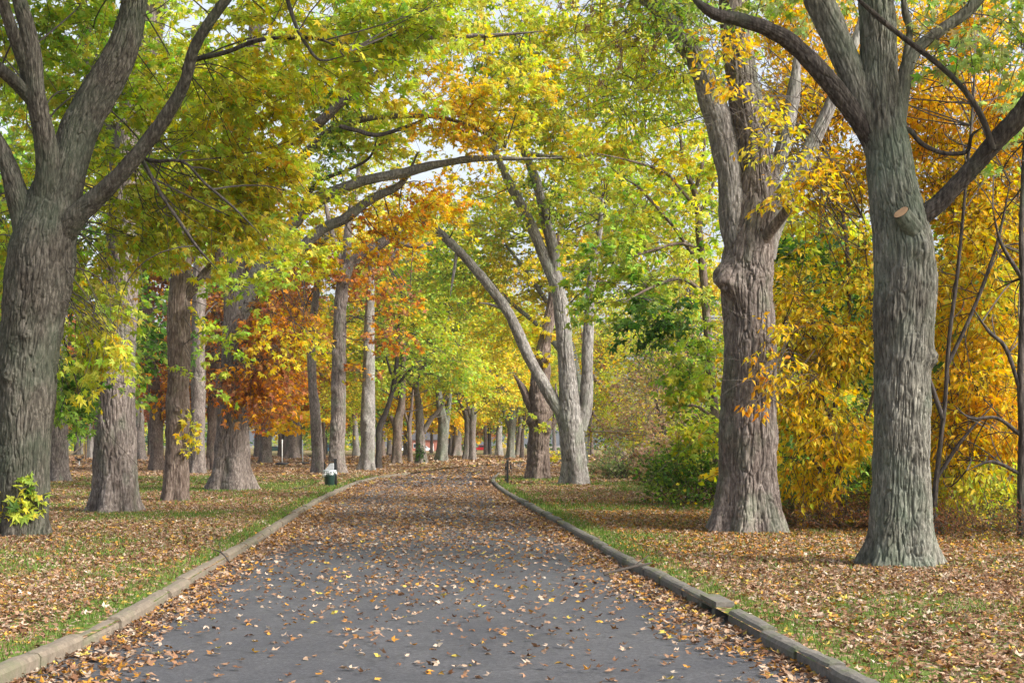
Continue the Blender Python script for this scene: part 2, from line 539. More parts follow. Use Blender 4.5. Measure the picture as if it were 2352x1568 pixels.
SEED = [0]
def big_tree(name, label, trunk, limbs=(), lobes=(), bark=BARK, cat='tree', group=None, flare=.5, flare_h=.4, lobes_n=5, pal='maple', leaf=.14, tmpl=MAPLE, Y=None, fol=None, stubs=(), knots=(), amp=.022, lam=.055, lump=.05, extra=None, limb_bark=None):
    """a tree whose trunk, limbs and crown are laid out from the photo; base on the ground at the trunk's first row"""
    SEED[0] += 1
    sd_ = SEED[0]
    rng = np.random.default_rng(100 + sd_)
    px, py, wd = trunk[0][:3]
    Y = Y or GY(py)
    base = np.array([(px - CX) / F * Y, Y, 0.0])
    root = thing(name, label, cat, base, group)
    pix = Y / 1422.0
    tp = limb_pts(trunk, Y)
    tp[0, 2] = -.03
    mb = MB()
    bark_tube(mb, tp, max(.0085, pix * .6), sd_, flare, flare_h, lobes_n, amp, lam, lump, knots=knots)
    tr = mb.build('trunk', bark, root, base)
    pool = [spline(tp[len(tp) // 3:], .4)[:, :3]]
    for k, lm in enumerate(limbs):
        opt = lm[1] if isinstance(lm, tuple) else {}
        path = lm[0] if isinstance(lm, tuple) else lm
        lp = limb_pts(path, Y, opt.get('dY', 0), opt.get('Yend'))
        mb = MB()
        lp[-1, 3] *= .35 if not opt.get('cap') else 1
        bark_tube(mb, lp, max(.009, pix * .7), sd_ * 10 + k, amp=opt.get('amp', amp * .6), lam=lam * .7, lump=opt.get('lump', .09), cap=opt.get('cap', False))
        mb.build('branch', opt.get('bark', limb_bark or bark), root, base)
        pool.append(spline(lp, .35)[:, :3])
    for (a, b, ra, rb) in stubs:                       # sawn-off limbs with a pale cut face
        mb = MB()
        q0, q1 = P(*a), P(*b)
        bark_tube(mb, np.array([[*q0, ra], [*((q0 + q1) / 2), (ra + rb) / 2], [*q1, rb]]), max(.01, pix), sd_ + 77, amp=.008, lump=.06)
        st = mb.build('branch_stub', bark, root, base)
        mb = MB()
        d = norm(q1 - q0); A = norm(np.cross(d, [0, 0, 1.0])); B = np.cross(d, A)
        th = np.linspace(0, 2 * math.pi, 18, endpoint=False)
        V = np.vstack([(q1 + d * .006) + (A * np.cos(th)[:, None] + B * np.sin(th)[:, None]) * rb * .93, (q1 + d * .012)[None]])
        mb.add(V, [[j, (j + 1) % 18, 18] for j in range(18)])
        mb.build('cut_face', CUTWOOD, st, base)
    if lobes:
        mb = MB()
        kw = dict(per=18, spray=.9, limbs=np.vstack(pool), br=.02)
        kw.update(fol or {})
        foliage(mb, rng, lobes, pal, leaf, tmpl, **kw)
        mb.build('crown', [LEAF, TWIG], root, base, smooth=False, colors=True)
    if extra:
        extra(root, base, rng)
    return root

# ------------------------------------------------------------------ ground, road, lawns, kerbs
def gxy(l):
    return [tuple(G(*q)[:2]) for q in l]
KL = spline(np.array([[-3.7, -6, 0], [-3.8, 5, 0]] + [[*q, 0] for q in gxy([(0, 1550), (170, 1475), (330, 1395), (450, 1320), (570, 1250), (650, 1200), (720, 1155), (775, 1128), (830, 1104), (880, 1094), (935, 1086.5), (970, 1081.5), (1025, 1074), (1118, 1066), (1218, 1058), (1330, 1051), (1500, 1045)])] + [[60, 262, 0], [400, 262, 0]]), .5)[:, :2]
KR = spline(np.array([[3.0, -6, 0], [2.75, 5, 0]] + [[*q, 0] for q in gxy([(1960, 1568), (1800, 1480), (1690, 1420), (1600, 1372), (1500, 1318), (1400, 1265), (1290, 1202), (1200, 1152), (1155, 1126), (1132, 1108), (1128.5, 1101), (1136.5, 1092), (1156, 1082), (1212, 1077), (1259, 1069), (1294, 1064), (1352, 1061), (1500, 1055)])] + [[45, 200, 0], [400, 206, 0]]), .5)[:, :2]
ROAD_RING = np.vstack([KL, KR[::-1]])

def inside(ring, x, y):
    r = np.asarray(ring)
    res = np.zeros(len(x), bool)
    x1, y1 = r[-1]
    for x2, y2 in r:
        c = (y2 > y) != (y1 > y)
        if c.any():
            res ^= c & (x < (x1 - x2) * (y - y2) / (y1 - y2 + 1e-12) + x2)
        x1, y1 = x2, y2
    return res

def kerb_dist(x, y, K):
    d = np.full(len(x), 1e9)
    KK = K[::1]
    for k in range(0, len(x), 20000):
        q = np.stack([x[k:k + 20000], y[k:k + 20000]], 1)
        a = np.interp(q[:, 1], KK[:, 1], KK[:, 0]) if np.all(np.diff(KK[:, 1]) > 0) else None
        d[k:k + 20000] = np.abs(q[:, 0] - a) if a is not None else np.sqrt(((q[:, None] - KK[None, ::2]) ** 2).sum(-1)).min(1)
    return d

m, n, b = mat('asphalt')
v = mapping(n, (1, 1, 1))
fine = noise_tex(n, v, 26, 9, .92)
c = ramp(n, fine, [(.36, (.016, .017, .020)), (.5, (.050, .052, .060)), (.6, (.092, .095, .105)), (.72, (.22, .22, .225))])
bigv = noise_tex(n, mapping(n, (1, .45, 1)), .9, 6, .7)
c = mixc(n, 1.0, c, ramp(n, bigv, [(.3, (.68, .68, .72)), (.7, (1.25, 1.22, 1.18))]), 'MULTIPLY')
vor = N(n, 'ShaderNodeTexVoronoi', feature='DISTANCE_TO_EDGE')
vor.inputs['Scale'].default_value = .55
wv = N(n, 'ShaderNodeMix', data_type='VECTOR')
nn = N(n, 'ShaderNodeTexNoise'); nn.inputs['Scale'].default_value = 1.1; n.links.new(v, nn.inputs['Vector'])
wv.inputs[0].default_value = .35
n.links.new(v, wv.inputs[4]); n.links.new(nn.outputs['Color'], wv.inputs[5])
n.links.new(wv.outputs[1], vor.inputs['Vector'])
ck = ramp(n, vor.outputs['Distance'], [(0.0, (.55, .55, .55)), (.012, (1, 1, 1))])
c = mixc(n, .6, c, ck, 'MULTIPLY')
n.links.new(c, b.inputs['Base Color'])
b.inputs['Roughness'].default_value = .8
bump(n, b, fine, .6, .012)
ASPHALT = m

def litter_mat(name, green_lo, green_hi):
    m, n, b = mat(name)
    v = mapping(n, (1, 1, 1))
    vo = N(n, 'ShaderNodeTexVoronoi'); vo.inputs['Scale'].default_value = 13
    n.links.new(v, vo.inputs['Vector'])
    sep = N(n, 'ShaderNodeSeparateColor'); n.links.new(vo.outputs['Color'], sep.inputs[0])
    lit = ramp(n, sep.outputs[0], [(0, (.07, .04, .022)), (.3, (.15, .085, .05)), (.6, (.25, .155, .10)), (.85, (.34, .24, .16)), (1, (.40, .24, .05))])
    gr = ramp(n, noise_tex(n, v, 40, 3, .7), [(.3, (.05, .085, .02)), (.7, (.13, .17, .035))])
    f = noise_tex(n, mapping(n, (.5, .28, 1)), .8, 4, .65)
    mr = N(n, 'ShaderNodeMapRange'); mr.inputs[1].default_value = green_lo; mr.inputs[2].default_value = green_hi
    n.links.new(f, mr.inputs[0])
    cut = N(n, 'ShaderNodeMath', operation='GREATER_THAN')
    n.links.new(mr.outputs[0], cut.inputs[0]); n.links.new(sep.outputs[1], cut.inputs[1])
    n.links.new(mixc(n, cut.outputs[0], lit, gr), b.inputs['Base Color'])
    b.inputs['Roughness'].default_value = .95
    b.inputs['Specular IOR Level'].default_value = .1
    bump(n, b, vo.outputs['Distance'], .5, .05)
    return m
LAWN = litter_mat('leafy_lawn', .42, .64)
EARTH = plain('earth', (.12, .09, .05), .95)

mb = MB()
mb.add([[-1500, -200, -.16], [1500, -200, -.16], [1500, 2500, -.16], [-1500, 2500, -.16]], [[0, 1, 2, 3]])
tag(mb.build('ground', EARTH), kind='structure')

def strip(name, ys, xa, xb, z, material):
    """a flat sheet between two edges given row by row"""
    mb = MB()
    V = np.concatenate([np.stack([xa, ys, np.full(len(ys), z)], 1), np.stack([xb, ys, np.full(len(ys), z)], 1)])
    k = len(ys)
    mb.add(V, [[i, k + i, k + i + 1, i + 1] for i in range(k - 1)])
    return tag(mb.build(name, material, smooth=False), kind='structure')
ys = KL[:, 1]
strip('road', ys, KL[:, 0] - .1, np.where(ys < 60, np.interp(ys, KR[:, 1], KR[:, 0]) + .3, 410), -.10, ASPHALT)
strip('lawn', np.append(ys, 900), np.full(len(ys) + 1, -900.0), np.append(KL[:, 0], 900), 0.0, LAWN)
strip('lawn', KR[:, 1], KR[:, 0], np.full(len(KR), 410.0), 0.0, LAWN)

def stone_mat(name, a, bcol, moss):
    m, n, b = mat(name)
    v = mapping(n, (1, 1, 1))
    f = noise_tex(n, v, 14, 5, .7)
    c = ramp(n, f, [(.3, a), (.7, bcol)])
    g = noise_tex(n, v, 2.2, 3, .6)
    mr = N(n, 'ShaderNodeMapRange'); mr.inputs[1].default_value = .5; mr.inputs[2].default_value = .68
    n.links.new(g, mr.inputs[0])
    n.links.new(mixc(n, mr.outputs[0], c, moss), b.inputs['Base Color'])
    b.inputs['Roughness'].default_value = .9
    bump(n, b, f, .6, .02)
    return m
KERB_L = stone_mat('sandstone', (.10, .08, .06), (.20, .165, .125), (.11, .11, .065))
KERB_R = stone_mat('dark_stone', (.075, .07, .062), (.16, .145, .125), (.09, .10, .055))

def kerb(name, line, material, side, y_max, seed, gap_at=()):
    """a run of rounded stone blocks with open joints; side = +1 when the lawn lies to +X"""
    rng = np.random.default_rng(seed)
    L = np.concatenate([[0], np.cumsum(np.linalg.norm(np.diff(line, axis=0), axis=1))])
    at = lambda s: np.array([np.interp(s, L, line[:, 0]), np.interp(s, L, line[:, 1])])
    s = 0.0
    mb = MB()
    prof = np.array([[-.01, -.14], [-.012, -.01], [.012, .022], [.05, .035], [.12, .036], [.155, .02], [.165, -.14]])
    while s < L[-1] - 2 and at(s)[1] < y_max:
        ln = rng.uniform(.9, 1.9)
        if any(abs(at(s + ln / 2)[1] - g) < .55 for g in gap_at):
            s += ln * .45
            continue
        ns = 9
        ss = np.linspace(s + .012, s + ln - .012, ns)
        dz, dx, tl = rng.normal() * .012, rng.normal() * .012, rng.normal() * .012
        V = []
        for k, q in enumerate(ss):
            p0, p1 = at(q - .05), at(q + .05)
            t = (p1 - p0) / np.linalg.norm(p1 - p0)
            nv_ = np.array([t[1], -t[0]]) * side
            e = 1 - .12 * (k in (0, ns - 1))
            for (u, z) in prof:
                jit = vnoise(np.array([[q * 5, u * 30, z * 30 + seed]]), 3)[0] * .010
                uu = .075 + (u - .075) * e + dx + jit
                V.append([*(at(q) + nv_ * uu), (z * e if z > 0 else z) + dz + tl * (k / ns - .5) + jit * .8 * (z > 0)])
        m_ = len(prof)
        V = np.array(V)
        fc = [[k * m_ + j, (k + 1) * m_ + j, (k + 1) * m_ + j + 1, k * m_ + j + 1] for k in range(ns - 1) for j in range(m_ - 1)]
        for k in (0, ns - 1):
            fc += [[k * m_ + j, k * m_ + j + 1, k * m_ + m_ - 2 - j, k * m_ + m_ - 1 - j] for j in range(3)]
        mb.add(V, fc)
        s += ln
    return tag(mb.build(name, material, smooth=False), kind='structure')
DRAIN_Y = GY(1384)
kerb('kerb', KL, KERB_L, -1, 88, 3)
kerb('kerb', KR, KERB_R, 1, 90, 5, gap_at=(DRAIN_Y,))

# ------------------------------------------------------------------ fallen leaves and grass
def curled(t, a):
    V = t[0].copy()
    V[:, 2] = a * (V[:, 0] - .35) ** 2 + a * .9 * V[:, 1] ** 2 + .02
    return (V, t[1])
CUP, DOME, TWIST = curled(LOBE3, .85), curled(LOBE3, -.75), curled(LOBE3, .35)
TWIST[0][:, 2] += .6 * TWIST[0][:, 0] * TWIST[0][:, 1]
LITC = np.array([(.27, .165, .105), (.33, .235, .165), (.21, .115, .065), (.13, .065, .036), (.40, .31, .235), (.42, .25, .05), (.42, .33, .07), (.25, .125, .045), (.46, .39, .31)])
LITW = np.array([3, 2.6, 2.8, 2.2, 1.2, .6, .45, 1.2, .45])

def scatter(rng, y0, y1, dens, marg=2.0):
    hw = lambda y: .365 * y + marg
    area = (hw(y0) + hw(y1)) * (y1 - y0)
    k = int(area * dens)
    y = np.sqrt(rng.random(k) * (y1 ** 2 - y0 ** 2) + y0 ** 2)
    return (rng.random(k) * 2 - 1) * hw(y), y

def green_field(x, y):
    return vnoise(np.stack([x * .42, y * .20, 0 * x], 1), 71) + .6 * vnoise(np.stack([x * 1.3, y * .7, 0 * x], 1), 72)

def litter(mb, rng, x, y, z, size, warm=None):
    k = len(x)
    pos = np.stack([x, y, np.full(k, z)], 1)
    wts = LITW / LITW.sum()
    col = LITC[np.searchsorted(np.cumsum(wts), rng.random(k) * .9999)]
    if warm is not None:
        wm = rng.random(k) < warm
        col[wm] = np.array([.42, .20, .035])
    col = col * (.7 + .5 * rng.random((k, 1)))
    a = rng.random(k) * 2 * math.pi
    fw = np.stack([np.cos(a), np.sin(a), rng.normal(size=k) * .22], 1)
    nm = np.stack([rng.normal(size=k) * .35, rng.normal(size=k) * .35, np.ones(k)], 1)
    sz = size * (.6 + .7 * rng.random(k))
    which = rng.random(k)
    pos[:, 2] += .006 + .14 * sz * (which > .33) + np.abs(rng.normal(size=k)) * .008
    for lo, hi, t in ((0, .33, CUP), (.33, .72, DOME), (.72, 1.01, TWIST)):
        s = (which >= lo) & (which < hi)
        if s.any():
            put_leaves(mb, pos[s], fw[s], nm[s], sz[s], t, col[s])

rng = np.random.default_rng(5)
mbL, mbR, mbG = MB(), MB(), MB()
for (y0, y1, dl, size) in ((9, 20, 330, .062), (20, 36, 230, .068), (36, 62, 130, .07), (62, 120, 26, .13), (120, 230, 3.5, .3)):
    x, y = scatter(rng, y0, y1, dl)
    onroad = inside(ROAD_RING, x, y)
    dk = np.minimum(kerb_dist(x, y, KL[:160]), kerb_dist(x, y, KR[KR[:, 1] < 68]))
    lawn = ~onroad
    g = green_field(x, y)
    p = .97 - .6 * sstep(.0, .8, g) - .75 * (1 - sstep(.25, .85, dk)) * (y < 60)
    keep = lawn & (rng.random(len(x)) < p) & (dk > .17)
    warm = np.where((x[keep] > 0) & (y[keep] > 22) & (y[keep] < 45), .22, .03)
    litter(mbL, rng, x[keep], y[keep], 0.0, size, warm)
    r = onroad & (y > 8)
    far = sstep(13, 34, y)
    pr = .05 + .22 * far ** 1.3 + .8 * (1 - sstep(.15, .95 + .5 * vnoise(np.stack([x, y * .5, 0 * x], 1), 14), dk)) + .13 * sstep(.1, .8, vnoise(np.stack([x * .6, y * .22, 0 * x], 1), 8)) * (.3 + far)
    kr = r & (rng.random(len(x)) < pr * (1.0 if y1 < 60 else 1.25))
    litter(mbR, rng, x[kr], y[kr], -.10, size * 1.05, np.full(kr.sum(), .10))
tag(mbL.build('fallen_leaves', LITTER, smooth=False, colors=True), kind='stuff')
tag(mbR.build('fallen_leaves', LITTER, smooth=False, colors=True), kind='stuff')
for (y0, y1, dg, hgt, wd) in ((9, 20, 520, .06, .006), (20, 38, 260, .075, .011), (38, 80, 80, .09, .022)):
    x, y = scatter(rng, y0, y1, dg)
    lawn = ~inside(ROAD_RING, x, y)
    dk = np.minimum(kerb_dist(x, y, KL[:160]), kerb_dist(x, y, KR[KR[:, 1] < 68]))
    pg = .75 * sstep(.0, .8, green_field(x, y)) + .12 + 1.6 * (1 - sstep(.2, .8, dk))
    k = lawn & (dk > .17) & (rng.random(len(x)) < pg)
    x, y = x[k], y[k]
    kk = len(x)
    a = rng.random(kk) * math.pi
    h_ = hgt * (.5 + .9 * rng.random(kk))
    dx, dy = np.cos(a) * wd, np.sin(a) * wd
    lean = rng.normal(size=(kk, 2)) * .4 * h_[:, None]
    V = np.stack([np.stack([x - dx, y - dy, 0 * x], 1), np.stack([x + dx, y + dy, 0 * x], 1), np.stack([x + lean[:, 0], y + lean[:, 1], h_], 1)], 1)
    gc = np.array([(.07, .15, .022), (.11, .19, .03), (.15, .19, .04)])[rng.integers(0, 3, kk)] * (.75 + .5 * rng.random((kk, 1)))
    mbG.add(V.reshape(-1, 3), (np.arange(kk) * 3)[:, None] + np.arange(3)[None], 0, gc)
tag(mbG.build('grass', GRASSM, smooth=False, colors=True), kind='stuff')

# ------------------------------------------------------------------ the big trees near the road
def sprouts(at, h, n, pal, size=.13, w=.25, tmpl=MAPLE):
    """young shoots with a few leaves growing from the foot or side of a trunk"""
    def make(root, base, rng):
        mb = MB()
        p = np.array(at, float)
        a = p + rng.normal(size=(n, 3)) * np.array([w * .5, w * .3, .03])
        e = a + np.stack([rng.normal(size=n) * w, -abs(rng.normal(size=n)) * w * .6, h * (.5 + .6 * rng.random(n))], 1)
        mid = (a + e) / 2 + rng.normal(size=(n, 3)) * .06
        thin_tubes(mb, a, mid, e, np.full(n, .008), np.full(n, .003), seg=4)
        per = 9
        t = .25 + .75 * rng.random((n, per))
        b = a[:, None] + (e - a)[:, None] * t[..., None] + rng.normal(size=(n, per, 3)) * .06
        b = b.reshape(-1, 3)
        fw = rng.normal(size=b.shape) + np.array([0, -.4, -.3]); nm = rng.normal(size=b.shape) * .6 + np.array([0, -.6, 1])
        c = pick(rng, pal, len(b)) * (.75 + .5 * rng.random((len(b), 1)))
        put_leaves(mb, b, fw, nm, size * (.6 + .7 * rng.random(len(b))), tmpl, c)
        mb.build('shoots', [LEAF, TWIG], root, base, smooth=False, colors=True)
    return make

def seed_clusters(root, base, rng):
    for (x, y, h_) in ((1410, 30, 40), (1480, 30, 50), (1570, 160, 50), (1600, 60, 60), (1740, 130, 40), (1770, 40, 50), (1790, 180, 60), (1750, 250, 60), (1770, 300, 60), (1765, 380, 50), (1900, 150, 80), (1920, 290, 60), (1890, 370, 70), (1855, 230, 40), (1970, 280, 50), (1985, 220, 60), (1650, 480, 40)):
        c = P(734.9 + x * .3907, y * .3907, 28.6 + rng.normal() * .5)
        hh = h_ * .3907 / F * 28.6
        mb = MB()
        k = 46
        p = c + np.stack([rng.normal(size=k) * .035, rng.normal(size=k) * .035, (rng.random(k) - .5) * hh], 1)
        put_leaves(mb, p, np.array([0, 0, -1.0]) + rng.normal(size=(k, 3)) * .35, rng.normal(size=(k, 3)) + np.array([0, -1, 0]), np.full(k, .05), OVAL, pick(rng, 'seeds', k) * (.7 + .6 * rng.random((k, 1))))
        thin_tubes(mb, (c + np.array([0, 0, hh * .9 + .1]))[None], (c + np.array([.02, 0, hh * .4]))[None], (c - np.array([0, 0, hh * .4]))[None], [.004], [.003])
        mb.build('seed_cluster', [LEAF, TWIG], root, base, smooth=False, colors=True)

big_tree('maple_tree', 'huge dark forked maple at the left edge with leafy green shoots at its foot', 
    [(45, 1228, 122), (47, 1150, 120), (52, 1050, 121), (60, 900, 126), (72, 760, 132), (88, 650, 144), (100, 570, 146), (118, 490, 128), (140, 415, 100), (163, 350, 86), (186, 290, 80), (232, 205, 76), (274, 130, 70), (300, 50, 62), (318, -60, 52), (330, -200, 36)],
    limbs=[
        ([(112, 575, 66), (150, 524, 56), (196, 478, 44), (250, 428, 38), (318, 352, 33), (378, 272, 28), (424, 190, 25), (446, 112, 24), (488, 42, 22), (545, -30, 18), (640, -120, 12)], dict(Yend=26)),
        ([(98, 545, 84), (108, 450, 66), (110, 370, 54), (97, 290, 46), (82, 210, 42), (74, 120, 38), (52, 30, 34), (28, -60, 28), (0, -200, 18)], dict(Yend=26)),
        ([(92, 300, 34), (70, 200, 32), (50, 130, 30), (24, 60, 28), (-6, -30, 24), (-40, -140, 16)], dict(Yend=26.4)),
        ([(88, 620, 70), (68, 560, 60), (46, 470, 50), (22, 390, 42), (-4, 330, 36), (-50, 270, 30), (-130, 220, 20)], dict(Yend=27)),
        ([(96, 260, 30), (60, 215, 30), (20, 175, 28), (-30, 140, 24), (-90, 120, 16)], dict(Yend=26.5)),
        ([(300, 372, 9), (316, 350, 9), (345, 400, 8), (372, 450, 8), (420, 520, 7), (455, 570, 6), (500, 620, 4)], dict(Yend=26.2, bark=BARK_DARK)),
        ([(318, 358, 8), (350, 370, 8), (420, 372, 7), (470, 420, 6), (540, 480, 5), (600, 540, 3)], dict(Yend=26, bark=BARK_DARK)),
        ([(422, 160, 12), (440, 140, 12), (520, 120, 11), (600, 92, 9), (720, 88, 7), (800, 120, 5)], dict(Yend=25, bark=BARK_DARK)),
        ([(640, -60, 12), (660, 0, 10), (680, 60, 9), (702, 100, 8), (735, 138, 6), (790, 130, 4)], dict(Y=25, dY=-2.4, bark=BARK_DARK)),
    ],
    lobes=[lobe(90, 70, 30.5, 210, 150, 2.2, 2.6), lobe(330, 240, 31.5, 190, 150, 2.0, 2.6), lobe(520, 330, 30, 170, 120, 2.0, 2.8), lobe(530, 500, 30, 100, 70, 1.6, 2.4, 'maple_y'), lobe(285, 460, 30.5, 70, 90, 1.4, 2.2, 'maple_y'), lobe(400, 470, 30, 170, 80, 1.7, 2.3, 'maple_y'),
           lobe(620, 410, 30, 110, 90, 1.6, 2.0, 'maple_y'), lobe(600, 130, 29, 190, 130, 2.0, 2.4), lobe(800, 110, 27, 190, 105, 1.6, 2.4, 'limey'), lobe(930, 30, 26.5, 130, 75, 1.4, 2.0, 'limey'),
           lobe(215, 690, 28.6, 75, 80, .9, 2.2, 'maple_y'), lobe(215, 800, 28.4, 70, 55, .8, 1.9, 'maple_y'), lobe(270, 770, 27.6, 42, 50, .5, 1.2, 'maple_y'), lobe(30, 560, 32, 70, 130, 1.4, 2.2), lobe(185, 610, 30, 80, 70, 1.2, 2.0),
           lobe(310, 560, 30.5, 130, 50, 1.4, 1.8, 'maple_y'), lobe(150, 880, 31, 60, 90, 1.0, 2.6, 'green'),
           lobe(250, -190, 28, 480, 150, 4.5, 2.6), lobe(760, -130, 26, 300, 110, 3.2, 2.4)],
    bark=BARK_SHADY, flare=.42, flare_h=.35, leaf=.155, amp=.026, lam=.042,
    knots=[(3.1, 4.4, .16, .10), (3.9, 4.9, .12, .09)], fol=dict(hub=P(120, 420, 29), nbranch=6, spray=.8, br=.018),
    extra=sprouts([*(G(78, 1225)[:2] - np.array([0, .8])), .1], 1.1, 14, 'limey', .17, .33))

big_tree('old_tree', 'thick straight purplish grey trunk with wide mossy foot second from the left edge',
    [(265, 1175, 94), (266, 1080, 92), (265, 950, 88), (266, 820, 85), (272, 700, 82), (280, 600, 76), (287, 480, 72), (298, 340, 68), (316, 200, 64), (340, 80, 60), (360, -40, 52), (380, -160, 40)],
    limbs=[([(300, 620, 20), (330, 590, 18), (355, 580, 14)], dict(cap=True)),
           ([(286, 420, 40), (250, 300, 36), (215, 180, 34), (195, 60, 30), (180, -80, 22)], dict(Yend=39))],
    lobes=[lobe(380, 120, 38, 170, 130, 2.5, 1.6), lobe(240, 380, 39, 150, 120, 2, 1.4), lobe(470, 250, 38, 120, 120, 2, 1.4, 'maple_y'), lobe(120, 250, 39.5, 150, 170, 2, 1.6), lobe(60, 650, 39.5, 90, 100, 1.5, 2.0, 'limey'), lobe(340, -160, 38, 300, 100, 3, 1.4)],
    bark=BARK, flare=.66, flare_h=.38, leaf=.17, tmpl=LOBE3, amp=.035, lam=.075, fol=dict(nbranch=4))

big_tree('slim_tree', 'slim brown trunk with horizontal bark rings and yellow leaf shoots on its side',
    [(402, 1150, 55), (404, 1090, 52), (407, 980, 51), (411, 860, 50), (411, 740, 49), (415, 640, 45), (418, 560, 41), (424, 460, 37), (430, 340, 32), (440, 220, 26), (450, 60, 18)],
    limbs=[([(425, 690, 22), (450, 655, 21), (482, 615, 19), (515, 570, 17), (560, 520, 14), (620, 460, 9)], dict(Yend=43.5)),
           ([(560, 520, 8), (610, 560, 7), (650, 600, 5), (690, 640, 3)], dict(dY=-1))],
    lobes=[lobe(560, 645, 43, 90, 55, 1.2, 1.7, 'limey'), lobe(525, 765, 42.6, 55, 50, .9, 1.5, 'maple_y'), lobe(640, 570, 42.5, 110, 60, 1.4, 1.7, 'limey'), lobe(460, 560, 43, 85, 45, 1.2, 1.6),
           lobe(500, 440, 44, 130, 90, 1.6, 1.6, 'maple_y'), lobe(500, 240, 45, 160, 130, 2, 1.5), lobe(470, 885, 43.5, 32, 26, .5, 1.0, 'limey')],
    bark=BARK_BROWN, flare=.35, flare_h=.4, leaf=.19, tmpl=LOBE3, amp=.02, lam=.07, lump=.08, fol=dict(nbranch=4, br=.016, spray=.8), knots=[(2.9, 4.9, .14, .12), (3.9, 4.5, .1, .08)],
    extra=sprouts(P(440, 1060, 44.3), 1.6, 8, 'yellow', .19, .28, LOBE3))

big_tree('oak_tree', 'massive wide footed oak with rusty brown leaves round its trunk left of the litter bin',
    [(530, 1125, 78), (531, 1050, 73), (534, 930, 66), (538, 820, 58), (543, 700, 52), (548, 580, 48), (553, 440, 44), (562, 300, 40), (574, 180, 34), (585, 60, 26), (600, -80, 16)],
    limbs=[([(548, 740, 34), (580, 650, 34), (608, 600, 33), (684, 500, 30), (735, 460, 27), (793, 430, 25), (850, 412, 23), (930, 396, 21), (985, 382, 19), (1060, 368, 15), (1125, 363, 12), (1200, 365, 8), (1290, 362, 5)], dict(Yend=51, bark=BARK_PALE)),
           ([(556, 700, 30), (600, 640, 27), (656, 602, 26), (735, 530, 24), (796, 500, 23), (852, 458, 20), (900, 436, 17), (930, 412, 12), (960, 350, 8)], dict(Yend=53, bark=BARK_PALE)),
           ([(540, 600, 26), (560, 480, 26), (586, 400, 25), (641, 344, 24), (700, 305, 22), (742, 273, 21), (800, 222, 19), (880, 160, 17), (950, 101, 15), (1000, 84, 12), (1125, 82, 9), (1250, 72, 5)], dict(Yend=48, bark=BARK)),
           ([(545, 560, 22), (594, 460, 22), (684, 371, 20), (760, 300, 18), (810, 281, 15), (880, 268, 12), (1008, 269, 10), (1100, 300, 7), (1160, 340, 4)], dict(Yend=51, bark=BARK)),
           ([(780, 290, 10), (820, 300, 10), (870, 310, 9), (950, 285, 7), (1000, 260, 5)], dict(dY=-3.6, bark=BARK_DARK)),
           ([(578, 260, 18), (600, 200, 15), (590, 120, 12), (610, 20, 8)], dict()),
           ([(680, 490, 10), (730, 420, 9), (800, 390, 8), (850, 360, 6), (870, 300, 4)], dict(dY=-2, bark=BARK_DARK))],
    lobes=[lobe(850, 300, 54, 170, 85, 2.2, 1.9, 'maple_y'), lobe(1010, 240, 52, 150, 85, 2.0, 1.9, 'yelorg'), lobe(740, 410, 54, 130, 65, 1.8, 1.3, 'maple_y'), lobe(950, 470, 55, 130, 60, 1.8, 1.8, 'yelorg'),
           lobe(1090, 300, 51, 110, 75, 1.8, 1.7, 'yelorg'), lobe(700, 575, 56, 90, 50, 1.6, 1.5, 'yelorg'), lobe(620, 720, 54, 85, 60, 1.3, 1.9, 'rust'), lobe(610, 850, 54, 75, 70, 1.3, 2.2, 'rust'), lobe(520, 880, 53.6, 50, 32, .7, 1.8, 'rust'),
           lobe(650, 770, 53, 60, 50, 1.0, 1.6, 'yelorg'), lobe(700, 210, 54, 190, 100, 2.2, 1.8, 'maple'), lobe(900, 90, 51, 220, 95, 2.4, 1.9, 'maple_y'), lobe(1150, 170, 50, 140, 70, 2, 1.6, 'yelorg'), lobe(850, 540, 55, 90, 40, 1.2, 1.3, 'yelorg'), lobe(700, 930, 54, 0.1, .1, .1, 0)][:-1] +
          [lobe(800, -120, 54, 400, 90, 4, 1.2, 'maple_y')],
    bark=BARK, flare=.62, flare_h=.75, leaf=.20, tmpl=LOBE3, amp=.035, lam=.09, fol=dict(nbranch=7, br=.03, spray=1.1, twig_r=.008, hub=P(560, 520, 56), tol=1.4))

